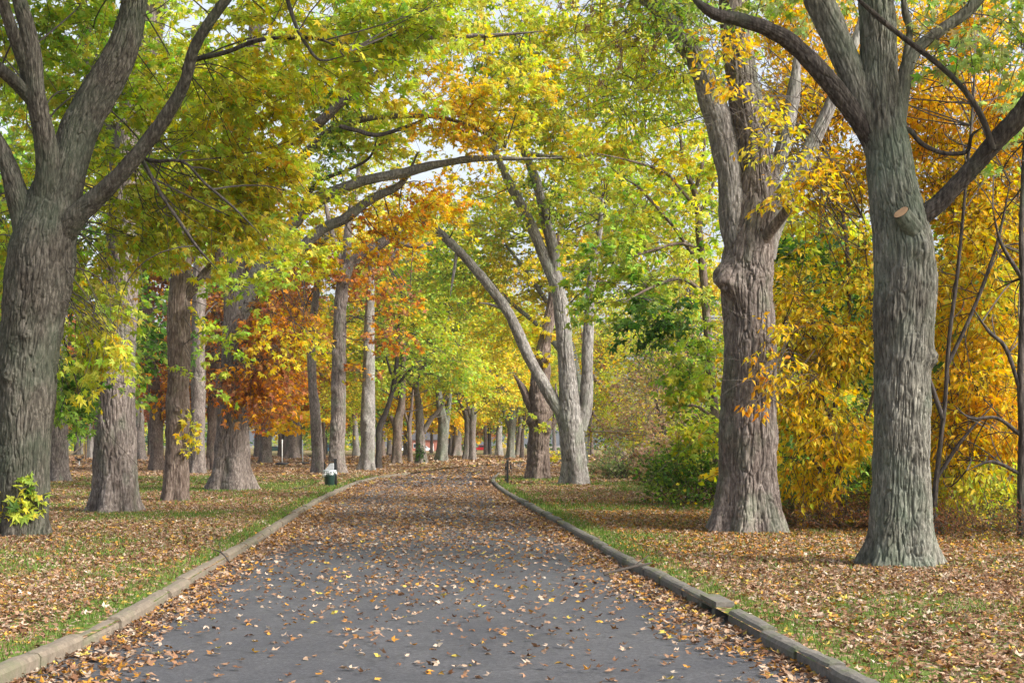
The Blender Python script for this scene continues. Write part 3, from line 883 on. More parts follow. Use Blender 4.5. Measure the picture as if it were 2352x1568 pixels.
big_tree('forked_oak', 'tall knobbly oak right behind the litter bin with a bent limb arching right',
    [(775, 1087, 36), (774, 1040, 33), (777, 960, 32), (777, 860, 31), (780, 760, 29), (784, 680, 28), (790, 620, 27)],
    limbs=[[(788, 650, 26), (800, 615, 25), (830, 583, 24), (870, 562, 22), (903, 538, 21), (930, 512, 19), (952, 503, 17), (969, 488, 12), (975, 470, 6)],
           [(788, 640, 22), (796, 580, 20), (800, 520, 18), (815, 450, 16), (830, 360, 13), (840, 260, 9)],
           [(895, 545, 11), (925, 558, 11), (953, 566, 10), (985, 560, 9), (1004, 549, 7)],
           [(860, 575, 10), (890, 600, 9), (920, 560, 6), (950, 530, 4)],
           [(792, 620, 14), (770, 560, 12), (750, 480, 9), (740, 400, 6)]],
    lobes=[lobe(850, 625, 87.5, 90, 42, 2.2, 1.7, 'rust'), lobe(900, 690, 87, 70, 22, 1.6, 1.6, 'rust'), lobe(885, 770, 87, 75, 22, 1.6, 1.7, 'rust'), lobe(770, 640, 88.5, 60, 50, 2, 1.3, 'rust'), lobe(745, 760, 88.5, 45, 35, 1.4, 1.6, 'yelorg'),
           lobe(960, 500, 87, 90, 45, 2.4, 1.6, 'yelorg'), lobe(840, 480, 89, 110, 60, 3, 1.3, 'yelorg'), lobe(800, 330, 91, 140, 90, 3, 1.5, 'maple_y'), lobe(840, 850, 87, 40, 24, 1, 1.3, 'rust')],
    bark=BARK, flare=.35, flare_h=.5, leaf=.26, tmpl=LOBE3, amp=.04, lam=.1, lump=.09, fol=dict(nbranch=4, br=.035, spray=1.3, twig_r=.01), knots=[(4.0, 4.9, .25, .14), (5.2, 4.2, .25, .16), (6.4, 5.3, .22, .15), (7.4, 4.0, .22, .15)])

big_tree('vine_maple', 'pale multi-limbed maple behind the black gate post with a long limb arching over the road',
    [(1320, 1112, 58), (1318, 1060, 53), (1314, 1010, 54), (1312, 965, 58), (1308, 920, 48), (1302, 850, 38), (1293, 750, 34), (1285, 680, 32), (1272, 640, 28), (1250, 590, 25), (1225, 530, 23), (1202, 480, 21), (1180, 440, 20), (1160, 400, 17), (1140, 350, 14), (1125, 290, 10)],
    limbs=[[(1305, 985, 34), (1285, 945, 30), (1262, 905, 27), (1220, 830, 25), (1170, 722, 24), (1130, 665, 22), (1095, 622, 21), (1050, 572, 19), (1010, 535, 17), (985, 515, 16), (965, 496, 13), (945, 480, 7)],
           [(1330, 985, 34), (1343, 940, 30), (1348, 880, 27), (1350, 800, 24), (1353, 720, 22), (1360, 640, 19), (1375, 540, 15), (1385, 440, 10)],
           [(1280, 680, 26), (1276, 610, 26), (1265, 550, 24), (1250, 490, 22), (1238, 440, 20), (1222, 390, 18), (1200, 340, 15), (1185, 270, 11), (1190, 180, 7)],
           [(1050, 575, 8), (1040, 640, 6), (1034, 680, 4)],
           [(1165, 715, 7), (1130, 700, 6), (1100, 695, 4)],
           [(1160, 400, 9), (1120, 330, 9), (1080, 315, 8), (1040, 320, 5)],
           [(1205, 352, 10), (1290, 362, 10), (1380, 350, 9), (1440, 330, 7), (1500, 300, 5)],
           [(1200, 310, 9), (1260, 285, 8), (1330, 270, 6), (1400, 282, 4)]],
    lobes=[lobe(1230, 330, 62, 140, 75, 2.6, 1.3, 'yelorg'), lobe(1350, 240, 60, 150, 100, 2.8, 1.8, 'maple_y'), lobe(1200, 210, 58, 150, 90, 2.6, 1.6, 'maple_y'), lobe(1120, 90, 57, 150, 90, 2.6, 1.7, 'maple_y'), lobe(1330, 90, 57, 190, 100, 2.8, 1.9, 'limey'),
           lobe(1240, 440, 61.5, 90, 50, 1.6, 1.0, 'maple_y'), lobe(1420, 380, 60, 100, 80, 2.2, 1.6, 'maple_y'), lobe(1080, 440, 61, 90, 50, 1.6, 1.2, 'yelorg'), lobe(1330, 470, 63, 60, 60, 1.4, 1.0, 'limey'), lobe(1280, -110, 60, 320, 90, 4, 1.2, 'limey')],
    bark=BARK_PALE, flare=.40, flare_h=.55, leaf=.20, tmpl=LOBE3, amp=.032, lam=.085, fol=dict(nbranch=6, br=.026, spray=1.1, twig_r=.008, tol=1.5), limb_bark=BARK_PALE)

big_tree('burled_tree', 'shaggy brown trunk with burls and a tuft of green shoots beside the pale maple',
    [(1237, 1100, 50), (1238, 1050, 45), (1238, 1000, 46), (1240, 965, 54), (1240, 940, 52), (1240, 900, 42), (1243, 850, 38), (1250, 790, 32), (1258, 750, 26), (1268, 690, 20), (1275, 620, 15), (1285, 540, 10)],
    limbs=[[(1230, 950, 24), (1215, 925, 20), (1200, 890, 16), (1180, 860, 10)], [(1255, 990, 18), (1272, 965, 15), (1278, 925, 11), (1276, 880, 7)]],
    lobes=[lobe(1245, 968, 72, 28, 24, .6, 1.2, 'limey'), lobe(1240, 780, 73, 60, 60, 1.6, 1.2, 'yellow'), lobe(1280, 600, 74, 80, 70, 2, 1.3, 'yellow')],
    bark=BARK_BROWN, flare=.40, flare_h=.5, leaf=.22, tmpl=LOBE3, amp=.045, lam=.09, lump=.12, fol=dict(nbranch=3, br=.03), knots=[(3.0, 3.6, .3, .22), (2.6, 5.6, .3, .2), (1.2, 4.7, .16, .1)])

big_tree('great_maple', 'broad maple with a knotty stump on its left side and split upper limbs',
    [(1715, 1220, 150), (1716, 1150, 138), (1717, 1060, 130), (1718, 960, 127), (1720, 850, 117), (1721, 750, 112), (1716, 670, 116), (1718, 610, 118), (1730, 540, 104), (1738, 460, 88), (1736, 380, 82), (1724, 300, 78), (1712, 230, 74), (1700, 150, 68), (1690, 70, 64), (1682, -20, 58), (1670, -150, 46)],
    limbs=[[(1705, 590, 70), (1688, 520, 64), (1680, 440, 62), (1670, 360, 60), (1652, 280, 58), (1626, 200, 55), (1594, 130, 50), (1555, 70, 44), (1510, 20, 40), (1462, -30, 34), (1390, -110, 22)],
           [(1752, 590, 56), (1770, 520, 52), (1800, 450, 47), (1832, 400, 40), (1862, 340, 34), (1900, 260, 28), (1945, 150, 22), (1985, 30, 16), (2010, -60, 10)],
           [(1752, 480, 36), (1780, 400, 33), (1800, 330, 31), (1815, 260, 29), (1826, 190, 26), (1834, 90, 20)],
           ([(1500, -30, 26), (1545, -20, 24)], dict(cap=True))],
    stubs=[((1745, 560, 28.6), (1818, 470, 27.8), .13, .09)],
    lobes=[lobe(1560, 90, 29.5, 130, 95, 1.8, 1.4, 'limey'), lobe(1450, 190, 32, 110, 120, 1.8, 1.4, 'limey'), lobe(1640, 60, 27.8, 90, 60, 1.0, .8, 'pale'), lobe(1450, 40, 30, 110, 70, 1.6, 1.5, 'limey'),
           lobe(1600, -130, 29, 330, 90, 3, 1.4, 'limey')],
    bark=BARK, limb_bark=BARK_PALE, flare=.36, flare_h=.5, lobes_n=6, leaf=.14, tmpl=OVAL, amp=.035, lam=.062, fol=dict(nbranch=6, br=.014), 
    knots=[(5.15, 3.6, .26, .30), (4.95, 3.9, .2, .2)], extra=seed_clusters)

big_tree('grey_tree', 'tall grey green trunk with a sawn limb scar nearest the camera on the right',
    [(2070, 1297, 146), (2071, 1230, 136), (2071, 1130, 128), (2070, 1000, 122), (2073, 880, 125), (2078, 760, 130), (2082, 660, 134), (2078, 580, 128), (2066, 500, 118), (2050, 420, 106), (2036, 330, 96), (2026, 240, 88), (2018, 150, 82), (2014, 60, 78), (2010, -30, 72), (2004, -160, 60)],
    limbs=[[(2020, 350, 64), (1996, 280, 64), (1968, 200, 64), (1936, 120, 64), (1900, 40, 62), (1870, -30, 58), (1830, -140, 44)],
           ([(2010, 345, 44), (1975, 285, 43), (1925, 215, 42), (1868, 148, 40), (1812, 95, 37), (1760, 66, 33), (1700, 46, 29), (1650, 36, 24), (1610, 12, 16), (1580, -20, 10)], dict(Yend=20, bark=BARK_DARK)),
           ([(2078, 540, 56), (2110, 500, 46), (2150, 472, 42), (2200, 424, 40), (2250, 370, 40), (2300, 310, 42), (2340, 268, 44), (2400, 190, 40), (2480, 90, 30)], dict(Yend=20.2, bark=BARK_DARK)),
           [(2036, 420, 40), (2056, 300, 38), (2070, 220, 36), (2085, 150, 33), (2112, 108, 29), (2160, 70, 27), (2215, 32, 24), (2265, -20, 20), (2330, -100, 12)],
           ([(2072, 180, 14), (2082, 120, 15), (2090, 70, 16), (2080, 30, 18), (2070, -40, 16)], dict()),
           ([(2280, 345, 16), (2264, 290, 14), (2236, 236, 14), (2190, 180, 13), (2130, 128, 13), (2060, 75, 12), (2000, 25, 11), (1950, -20, 9)], dict(dY=-.42, bark=BARK_DARK)),
           ([(2060, 290, 13), (2090, 300, 12), (2120, 332, 11), (2170, 352, 10), (2220, 348, 9), (2232, 312, 7), (2260, 290, 5)], dict(dY=-.12, bark=BARK_DARK))],
    stubs=[((2098, 530, 20.45), (2070, 488, 20.3), .15, .12)],
    lobes=[lobe(2255, 150, 20, 100, 90, 1.0, .9, 'pale'), lobe(2200, 60, 20.4, 90, 60, 1.0, .7, 'pale'), lobe(2320, 220, 19.6, 50, 60, .6, .7, 'pale'), lobe(2050, -190, 20.5, 480, 130, 4, 2.4, 'pale'), lobe(2600, 100, 20, 220, 330, 4, 2.0, 'pale')],
    bark=BARK_GREEN, limb_bark=BARK_GREEN, flare=.44, flare_h=.34, lobes_n=5, leaf=.13, tmpl=MAPLE, amp=.026, lam=.036, fol=dict(nbranch=10, br=.012, spray=.6),
    knots=[(3.05, 5.7, .14, .13), (4.6, 5.0, .2, .1)])

# ------------------------------------------------------------------ the young trees behind them on the right
big_tree('norway_maple', 'young maple with layered green and yellow leaves left of the broad maple',
    [(1652, 1152, 22), (1645, 1000, 20), (1632, 850, 19), (1622, 720, 18), (1616, 640, 17), (1606, 540, 15), (1600, 460, 13), (1580, 400, 11), (1568, 360, 8), (1560, 280, 5)],
    limbs=[([(1614, 670, 9), (1563, 640, 8), (1492, 662, 7), (1432, 695, 4)], dict(Yend=42)), ([(1606, 570, 8), (1557, 559, 7), (1481, 580, 6), (1410, 602, 4)], dict(Yend=42)),
           ([(1606, 590, 9), (1584, 575, 8), (1551, 526, 7), (1475, 439, 6), (1420, 400, 4)], dict(Yend=43)), ([(1600, 480, 8), (1557, 427, 7), (1525, 395, 6), (1450, 370, 5), (1370, 352, 4)], dict(Yend=42)),
           ([(1600, 430, 9), (1616, 360, 7), (1620, 280, 5)], dict()), ([(1602, 500, 7), (1640, 420, 6), (1660, 380, 4)], dict()),
           ([(1630, 860, 9), (1590, 800, 7), (1540, 780, 5)], dict(Yend=42)), ([(1640, 960, 8), (1590, 930, 6), (1540, 960, 4)], dict(Yend=42))],
    lobes=[lobe(1430, 590, 42.5, 110, 55, 1.6, 1.6, 'norway'), lobe(1500, 470, 43, 130, 70, 1.8, 1.5, 'norway'), lobe(1570, 370, 43, 110, 80, 1.8, 1.6, 'maple_y'), lobe(1440, 330, 44, 120, 60, 1.6, 1.6, 'maple_y'), lobe(1480, 600, 44.5, 130, 110, 1.4, 1.6, 'limey'), lobe(1560, 660, 43, 90, 50, 1.4, 1.8, 'norway'),
           lobe(1520, 720, 42, 80, 60, 1.3, 2.0, 'green'), lobe(1610, 770, 41.5, 60, 60, 1.2, 2.2, 'norway'), lobe(1560, 870, 41.5, 75, 70, 1.3, 2.3, 'norway'), lobe(1600, 970, 41, 60, 60, 1.1, 2.2, 'norway'), lobe(1385, 680, 43.5, 60, 50, 1.3, 1.4, 'norway'), lobe(1640, 560, 44, 60, 80, 1.3, 1.6, 'norway'), lobe(1610, 240, 44, 100, 80, 1.6, 1.5, 'maple_y')],
    bark=BARK_BROWN, flare=.2, leaf=.20, tmpl=LOBE3, amp=.008, lam=.06, pal='norway', fol=dict(nbranch=9, br=.018, spray=1.0, droop=.15, hub=P(1610, 620, 44)))

OK = dict(nbranch=8, br=.014, spray=.75, droop=.1, hang=.6, per=16, gap=-.55)
big_tree('orange_tree', 'golden orange small tree between the two big trunks on the right',
    [(1926, 1212, 20), (1922, 1120, 18), (1919, 1050, 16), (1908, 980, 15), (1890, 925, 13), (1860, 880, 11), (1834, 850, 9), (1810, 800, 7), (1800, 740, 4)],
    limbs=[([(1908, 985, 12), (1930, 860, 10), (1950, 700, 9), (1940, 520, 8), (1900, 360, 6), (1870, 240, 4)], dict(Yend=31)), ([(1922, 1090, 10), (1970, 1000, 9), (2010, 880, 8), (2000, 700, 6), (1980, 500, 4)], dict()), ([(1924, 1130, 8), (1870, 1060, 7), (1830, 1000, 5)], dict())],
    lobes=[lobe(1860, 260, 31, 110, 120, 1.6, 2.6, 'gold'), lobe(1930, 430, 31.2, 110, 90, 1.6, 2.8, 'orange'), lobe(1850, 700, 30.6, 80, 70, 1.3, 2.4, 'orange'), lobe(1920, 790, 30.2, 110, 80, 1.4, 2.6, 'orange'), lobe(1850, 890, 29.8, 70, 70, 1.1, 2.4, 'orange'), lobe(1920, 970, 30, 100, 70, 1.3, 2.6, 'orange'), lobe(1870, 1080, 30, 80, 50, 1.1, 1.9, 'orange'),
           lobe(1700, 130, 27.6, 60, 40, .6, 1.3, 'gold'), lobe(1690, 215, 27.4, 50, 18, .4, 1.4, 'gold'), lobe(1770, 285, 27.4, 55, 22, .4, 1.6, 'orange'), lobe(1790, 370, 27.6, 50, 20, .4, 1.6, 'orange'), lobe(1850, 440, 28, 60, 40, .6, 1.8, 'orange'),
           lobe(1775, 830, 28.2, 40, 30, .5, 1.6, 'orange'), lobe(1770, 915, 27.8, 28, 10, .3, 1.4, 'gold'), lobe(1790, 760, 28.4, 40, 25, .5, 1.6, 'orange'), lobe(1980, 640, 30.5, 90, 80, 1.3, 2.2, 'orange'), lobe(1840, 80, 31.5, 110, 90, 1.6, 2.2, 'gold')],
    bark=BARK_BROWN, flare=.2, leaf=.16, tmpl=OVAL, amp=.006, pal='orange', fol=dict(OK, hub=P(1930, 700, 31.5)))
big_tree('orange_tree', 'tall golden orange tree hanging over the grey green trunk at right',
    [(2148, 1228, 14), (2146, 1160, 12), (2155, 1060, 11), (2170, 930, 10), (2180, 780, 9), (2200, 620, 8), (2215, 460, 7), (2230, 300, 6), (2240, 140, 4)],
    limbs=[([(2165, 960, 10), (2120, 820, 9), (2100, 680, 8), (2110, 520, 5)], dict()), ([(2176, 840, 10), (2240, 700, 9), (2290, 560, 7), (2320, 420, 5)], dict()), ([(2150, 1100, 9), (2210, 1010, 8), (2280, 930, 6)], dict())],
    lobes=[lobe(2190, 480, 30.6, 120, 130, 1.6, 2.8, 'orange'), lobe(2250, 270, 31, 130, 130, 1.8, 2.6, 'gold'), lobe(2160, 690, 30.2, 100, 90, 1.4, 2.6, 'orange'), lobe(2180, 880, 30, 80, 70, 1.2, 2.0, 'orange'), lobe(2160, 1000, 29.2, 70, 55, 1, 2.2, 'orange'), lobe(2180, 1090, 28.8, 80, 50, 1, 1.6, 'understory'), lobe(2250, 850, 28.8, 90, 80, 1.0, 1.8, 'orange'), lobe(2260, 620, 29, 100, 110, 1.2, 1.6, 'orange'), lobe(2130, 330, 31, 80, 100, 1.4, 2.4, 'gold'), lobe(2200, 80, 31.5, 140, 100, 1.8, 2.2, 'gold'), lobe(2000, 200, 31.5, 90, 120, 1.5, 2.2, 'gold')],
    bark=BARK_DARK, flare=.2, leaf=.16, tmpl=OVAL, amp=.006, pal='orange', fol=dict(OK, hub=P(2190, 700, 31.5)))
big_tree('orange_tree', 'dark stemmed yellow orange tree at the right edge',
    [(2349, 1238, 20), (2346, 1130, 18), (2348, 1000, 17), (2344, 860, 16), (2350, 700, 14), (2346, 540, 12), (2352, 380, 11), (2360, 220, 7)],
    limbs=[([(2345, 900, 10), (2310, 800, 9), (2270, 760, 7), (2230, 700, 4)], dict()), ([(2346, 1000, 9), (2290, 960, 8), (2230, 960, 6), (2190, 930, 4)], dict()), ([(2347, 1090, 8), (2280, 1060, 7), (2220, 1080, 5)], dict()), ([(2348, 640, 10), (2300, 560, 8), (2280, 480, 5)], dict())],
    lobes=[lobe(2310, 560, 30.5, 90, 110, 1.4, 2.4, 'orange'), lobe(2290, 770, 30, 100, 90, 1.3, 2.2, 'orange'), lobe(2250, 960, 29.2, 110, 80, 1.3, 2.2, 'orange'), lobe(2240, 1080, 29, 110, 65, 1.2, 1.6, 'understory'), lobe(2330, 1000, 29.4, 70, 100, 1.2, 1.8, 'orange'), lobe(2340, 350, 30.5, 70, 110, 1.4, 2.2, 'gold'), lobe(2450, 600, 30.5, 100, 300, 1.6, 1.6, 'orange')],
    bark=BARK_DARK, flare=.2, leaf=.15, tmpl=OVAL, amp=.006, pal='orange', fol=dict(OK, hub=P(2340, 700, 31)))
big_tree('green_maple', 'dark green maple leaves showing between the broad maple and the grey green trunk',
    [(1880, 1172, 18), (1872, 1000, 16), (1868, 800, 14), (1876, 640, 12), (1884, 520, 8), (1890, 420, 5)],
    limbs=[([(1870, 760, 8), (1830, 660, 6), (1800, 600, 4)], {}), ([(1874, 680, 7), (1920, 600, 5), (1940, 560, 4)], {})],
    lobes=[lobe(1875, 590, 36.5, 75, 65, 1.2, 3.4, 'dgreen'), lobe(1820, 640, 37, 55, 60, 1.2, 2.6, 'norway'), lobe(1800, 480, 38, 50, 70, 1.2, 2.2, 'maple_y'), lobe(1815, 990, 37, 50, 70, 1.0, 2.6, 'green'), lobe(1930, 1020, 37, 70, 80, 1.2, 2.4, 'green')],
    bark=BARK_DARK, flare=.2, leaf=.19, tmpl=LOBE3, amp=.006, fol=dict(nbranch=6, br=.014, gap=-.6))

# ------------------------------------------------------------------ the trees farther off
def crown_mesh(pal, seed, h=22.0, r=6.5, z0=5.5, leaf=.34, lai=1.0):
    """a loose crown of foliage clumps in the tree's own space; returns its mesh for several trees"""
    rng = np.random.default_rng(seed)
    mb = MB()
    lobes = []
    for k in range(17):
        t = (k + rng.random()) / 17
        z = z0 + 1.0 + (h - z0 - 2.0) * t
        rad = r * (.55 + .55 * math.sin(math.pi * min(1, .22 + .78 * t)))
        a = k * 2.4 + rng.normal() * .4
        d = rad * (.35 + .5 * rng.random())
        lobes.append(dict(c=np.array([d * math.cos(a), d * math.sin(a), z]), r=np.array([r * .42, r * .42, (h - z0) * .13]) * rng.uniform(.75, 1.25), lai=2.2 * lai, pal=None))
    trunk = np.stack([0 * np.linspace(3, h * .8, 16), 0 * np.linspace(3, h * .8, 16), np.linspace(3, h * .8, 16)], 1)
    foliage(mb, rng, lobes, pal, leaf, DIAM, per=16, spray=1.3, nbranch=4, br=.07, twig_r=.012, hub=(0, 0, h * .35), limbs=trunk, tol=3, gap=-.2, gscale=1.6)
    return mb
CROWNS = {}
def crown_for(kind):
    spec = {'limey': ('limey', 1, 22, 6.5, 6.5), 'yellow': ('yellow', 2, 22, 6.5, 5.5), 'maple_y': ('maple_y', 3, 23, 7, 7), 'rust': ('rust', 4, 21, 6.5, 4.8), 'red': ('red', 5, 18, 6, 5.5), 'gold': ('gold', 6, 15, 5, 3.4), 'green': ('green', 7, 20, 6.5, 4), 'yelorg': ('yelorg', 8, 22, 6.5, 6)}[kind]
    return spec

def far_tree(label, px, py, wd, path, kind, bark=BARK, limbs=(), scale=1.0, group=None, lobes=None, knots=(), flare=.42, Y=None, name='park_tree', zs=1.0, ivy=False):
    SEED[0] += 1
    rng = np.random.default_rng(400 + SEED[0])
    Y = Y or GY(py)
    base = np.array([(px - CX) / F * Y, Y, 0.0])
    root = thing(name, label, 'tree', base, group)
    pix = Y / 1422.0
    pts = [(px, py, wd)] + list(path)
    tp = limb_pts(pts, Y)
    tp[0, 2] = -.03
    spec = crown_for(kind)
    top = spec[2] * scale * .72
    if tp[-1, 2] < top:                                # carry the stem up into the crown
        p = tp[-1].copy()
        k = (top - p[2]) / 2
        tp = np.vstack([tp, [p[0] + rng.normal() * .3, p[1], p[2] + k, p[3] * .62], [p[0] + rng.normal() * .5, p[1], top, p[3] * .25]])
    mb = MB()
    bark_tube(mb, tp, max(.035, pix * 1.0), SEED[0], flare, .5, 5, .035, .1, .07, knots=knots)
    for k, l in enumerate(limbs):
        bark_tube(mb, limb_pts(l, Y), max(.03, pix), SEED[0] * 3 + k, amp=.02, lam=.1, lump=.09)
    mb.build('trunk', bark, root, base)
    if lobes is not None:
        mb = MB()
        foliage(mb, rng, lobes, kind, .0023 * Y + .03, DIAM, per=16, spray=1.2, nbranch=4, br=.05, twig_r=.012, limbs=spline(tp, .6)[:, :3], tol=3, gap=-.25)
        mb.build('crown', [LEAF, TWIG], root, base, smooth=False, colors=True)
    if kind is not None and lobes is None or zs < 0:
        src = CROWNS.get(kind)
        if src is None:
            src = crown_mesh(spec[0], spec[1] + 50, spec[2], spec[3], spec[4]).build('crown', [LEAF, TWIG], root, None, smooth=False, colors=True)
            CROWNS[kind] = src
            o = src
        else:
            o = src.copy()
            COL.objects.link(o)
            o.parent = root
        sc = scale
        o.scale = (sc * rng.uniform(.9, 1.1), sc * rng.uniform(.9, 1.1), sc)
        o.rotation_euler = (0, 0, rng.uniform(0, 6.28))
        o.location = (0, 0, 0)
    if ivy:
        mb = MB()
        foliage(mb, rng, [dict(c=np.array([base[0] - .1, base[1] - .35, .9]), r=np.array([.42, .3, 1.1]), lai=5, pal='dgreen')], 'dgreen', .14, DIAM, per=10, spray=.2, nbranch=0, hub=(base[0], base[1] + 1, 1), gap=-.9)
        mb.build('ivy', [LEAF, TWIG], root, base, smooth=False, colors=True)
    return root

far_tree('grey trunk lit on its right side behind the huge left edge maple', 131, 1105, 56, [(130, 1050, 51), (130, 980, 49), (131, 900, 47), (132, 830, 44), (134, 740, 40)], 'green', scale=.9, knots=[(3.4, 5.0, .3, .16), (4.1, 4.6, .25, .2)])
far_tree('leaning twisted trunk under red leaves between the purplish grey trunk and the slim brown one', 360, 1080, 32, [(361, 1040, 29), (358, 950, 28), (351, 860, 27), (344, 780, 29), (335, 700, 28), (330, 640, 24), (326, 570, 20)], 'red', BARK_BROWN, lobes=[lobe(360, 690, 100, 80, 50, 2.5, 1.5, 'red'), lobe(340, 820, 104, 60, 70, 2.5, 1.6, 'rust'), lobe(390, 590, 102, 100, 60, 3, 1.4, 'red'), lobe(300, 480, 102, 120, 90, 3, 1.2, 'maple_y')])
far_tree('straight bluish ridged trunk right of the slim brown trunk', 453, 1087, 36, [(454, 1040, 33), (455, 900, 32), (456, 760, 31), (458, 640, 29), (462, 520, 25)], 'rust', lobes=[lobe(480, 720, 92, 80, 60, 2.5, 1.5, 'rust'), lobe(430, 860, 95, 60, 50, 2.5, 1.3, 'rust'), lobe(470, 560, 92, 120, 80, 3, 1.3, 'yelorg'), lobe(440, 420, 92, 150, 100, 3, 1.2, 'maple_y')])
far_tree('tall yellow green tree whose crown fills the arch behind the long leaning limb', 1335, 1076, 30, [(1336, 1000, 26), (1330, 900, 24), (1310, 800, 22), (1285, 700, 18), (1260, 600, 14), (1240, 480, 9)], 'maple_y', BARK_GREEN, limbs=[[(1320, 850, 14), (1250, 760, 11), (1180, 700, 9), (1120, 640, 6)], [(1300, 760, 12), (1220, 640, 9), (1160, 560, 6)]],
    lobes=[lobe(1500, 560, 100, 130, 90, 3.5, 1.4, 'yellow'), lobe(1600, 420, 98, 140, 110, 3.5, 1.3, 'maple_y'), lobe(1180, 640, 106, 120, 80, 3.5, 1.5, 'yellow'), lobe(1060, 640, 110, 110, 70, 3.5, 1.5, 'limey'), lobe(1200, 510, 104, 130, 80, 3.5, 1.5, 'maple_y'), lobe(1080, 530, 108, 120, 70, 3.5, 1.4, 'maple_y'), lobe(1360, 560, 106, 120, 90, 3.5, 1.5, 'maple_y'), lobe(1330, 690, 108, 100, 70, 3.5, 1.4, 'yellow'), lobe(1180, 770, 112, 100, 50, 3, 1.3, 'yellow'), lobe(1400, 440, 104, 130, 90, 3.5, 1.4, 'maple_y'), lobe(1260, 400, 102, 130, 80, 3.5, 1.3, 'maple_y')])
far_tree('thin dark crooked trunk touching the left side of the massive footed oak', 487, 1080, 26, [(487, 1000, 22), (490, 900, 21), (494, 820, 20), (498, 740, 16)], 'rust', BARK_BROWN)
far_tree('short grey trunk seen just right of the purplish grey trunk', 325, 1056, 24, [(322, 1010, 21), (320, 950, 20), (319, 880, 18)], 'rust', lobes=[lobe(350, 880, 140, 70, 60, 4, 1.4, 'rust'), lobe(310, 760, 140, 90, 70, 4, 1.2, 'red')])
far_tree('farther left of two pale bluish trunks close together right of the massive oak', 591, 1050, 16, [(591, 1010, 14), (592, 950, 13), (593, 900, 12)], 'red', lobes=[lobe(590, 900, 180, 60, 70, 4, 1.5, 'red'), lobe(600, 780, 180, 80, 70, 5, 1.4, 'rust')])
far_tree('stout bluish trunk with wide foot right of the massive oak', 610, 1064, 28, [(611, 1020, 25), (612, 960, 24), (613, 900, 22), (616, 820, 19)], 'rust')
far_tree('dark narrow stem pressed against a thick grey trunk behind the two white poles', 652, 1051, 15, [(653, 1000, 13), (654, 950, 12), (655, 900, 10)], 'rust', BARK_DARK)
far_tree('thick grey trunk behind the two white poles with golden leaves across it', 671, 1053, 30, [(671, 1010, 26), (671, 960, 25), (668, 910, 22), (664, 860, 17)], 'yelorg', limbs=[[(676, 960, 15), (690, 942, 14), (703, 922, 9)]], lobes=[lobe(665, 975, 118, 45, 20, 2.5, 2.2, 'gold'), lobe(700, 960, 118, 40, 26, 2.5, 1.8, 'gold'), lobe(640, 900, 150, 80, 50, 4, 1.4, 'rust'), lobe(690, 860, 150, 80, 60, 5, 1.5, 'yelorg'), lobe(660, 760, 160, 110, 80, 6, 1.2, 'rust')])
far_tree('tall plain brown trunk left of the litter bin', 728, 1086, 28, [(729, 1040, 26), (724, 950, 23), (718, 880, 20), (716, 800, 19), (722, 720, 17), (730, 640, 15), (735, 560, 12)], 'rust', limbs=[[(735, 1010, 10), (741, 1000, 7)], [(730, 645, 9), (745, 625, 8), (762, 610, 5)]], lobes=[lobe(700, 720, 92, 60, 50, 2.5, 1.2, 'rust'), lobe(740, 790, 95, 70, 60, 3, 1.3, 'yelorg'), lobe(720, 560, 92, 110, 80, 3, 1.2, 'yelorg'), lobe(780, 930, 130, 60, 50, 4, 1.4, 'yelorg')])
far_tree('swollen grey trunk with a mossy bulge right of the knobbly oak', 843, 1080, 36, [(845, 1040, 31), (845, 1000, 33), (845, 960, 31), (847, 870, 27), (848, 780, 24), (850, 690, 20), (852, 600, 15)], 'rust', BARK_PALE, knots=[(3.4, 4.5, .3, .14), (2.6, 5.0, .4, .13), (8.5, 4.4, .3, .15)], lobes=[lobe(850, 660, 98, 60, 30, 2, 1.0, 'rust'), lobe(870, 560, 98, 100, 60, 3, 1.2, 'yelorg')])
far_tree('small leaning tree with a forked dark stem under pale green leaves', 869, 1076, 15, [(870, 1030, 13), (871, 985, 14), (889, 940, 11), (904, 885, 10), (912, 825, 9), (916, 740, 6)], 'limey', BARK_DARK, limbs=[[(898, 905, 8), (925, 868, 7), (958, 835, 6), (1000, 805, 4)], [(905, 880, 7), (890, 830, 5), (880, 790, 3)]], lobes=[lobe(930, 740, 105, 90, 60, 3, 1.6, 'limey'), lobe(980, 820, 104, 70, 40, 2.5, 1.3, 'limey'), lobe(900, 650, 110, 80, 60, 3, 1.5, 'limey'), lobe(930, 860, 106, 50, 30, 2, .9, 'limey')])
far_tree('dark forked trunk with a short left knob beside the small leaning tree', 911, 1066, 24, [(912, 1015, 20), (914, 970, 22), (921, 935, 17), (926, 880, 12)], 'limey', BARK_BROWN, limbs=[[(910, 985, 13), (902, 965, 11), (897, 955, 8)]], scale=1.0)
far_tree('small goblet shaped tree full of golden leaves in the middle distance', 942, 1061, 12, [(941, 1010, 10), (940, 975, 11), (945, 940, 8), (948, 900, 5)], 'gold', BARK_BROWN, limbs=[[(940, 975, 8), (932, 955, 6), (926, 930, 4)]], lobes=[lobe(940, 930, 150, 32, 50, 3, 2.4, 'gold'), lobe(900, 990, 160, 26, 24, 3, 1.8, 'gold'), lobe(1010, 920, 170, 45, 60, 4, 2.2, 'gold'), lobe(1050, 940, 180, 30, 60, 4, 1.8, 'gold'), lobe(870, 900, 165, 40, 50, 4, 1.5, 'yelorg')])
far_tree('ivy footed trunk with a strong limb to the right in the middle distance', 967, 1064, 25, [(966, 1010, 21), (965, 975, 20), (962, 930, 16), (957, 880, 11)], 'maple_y', BARK, limbs=[[(973, 990, 13), (990, 962, 12), (1008, 942, 9), (1030, 905, 5)], [(958, 900, 7), (930, 870, 5), (905, 865, 3)]], ivy=True)
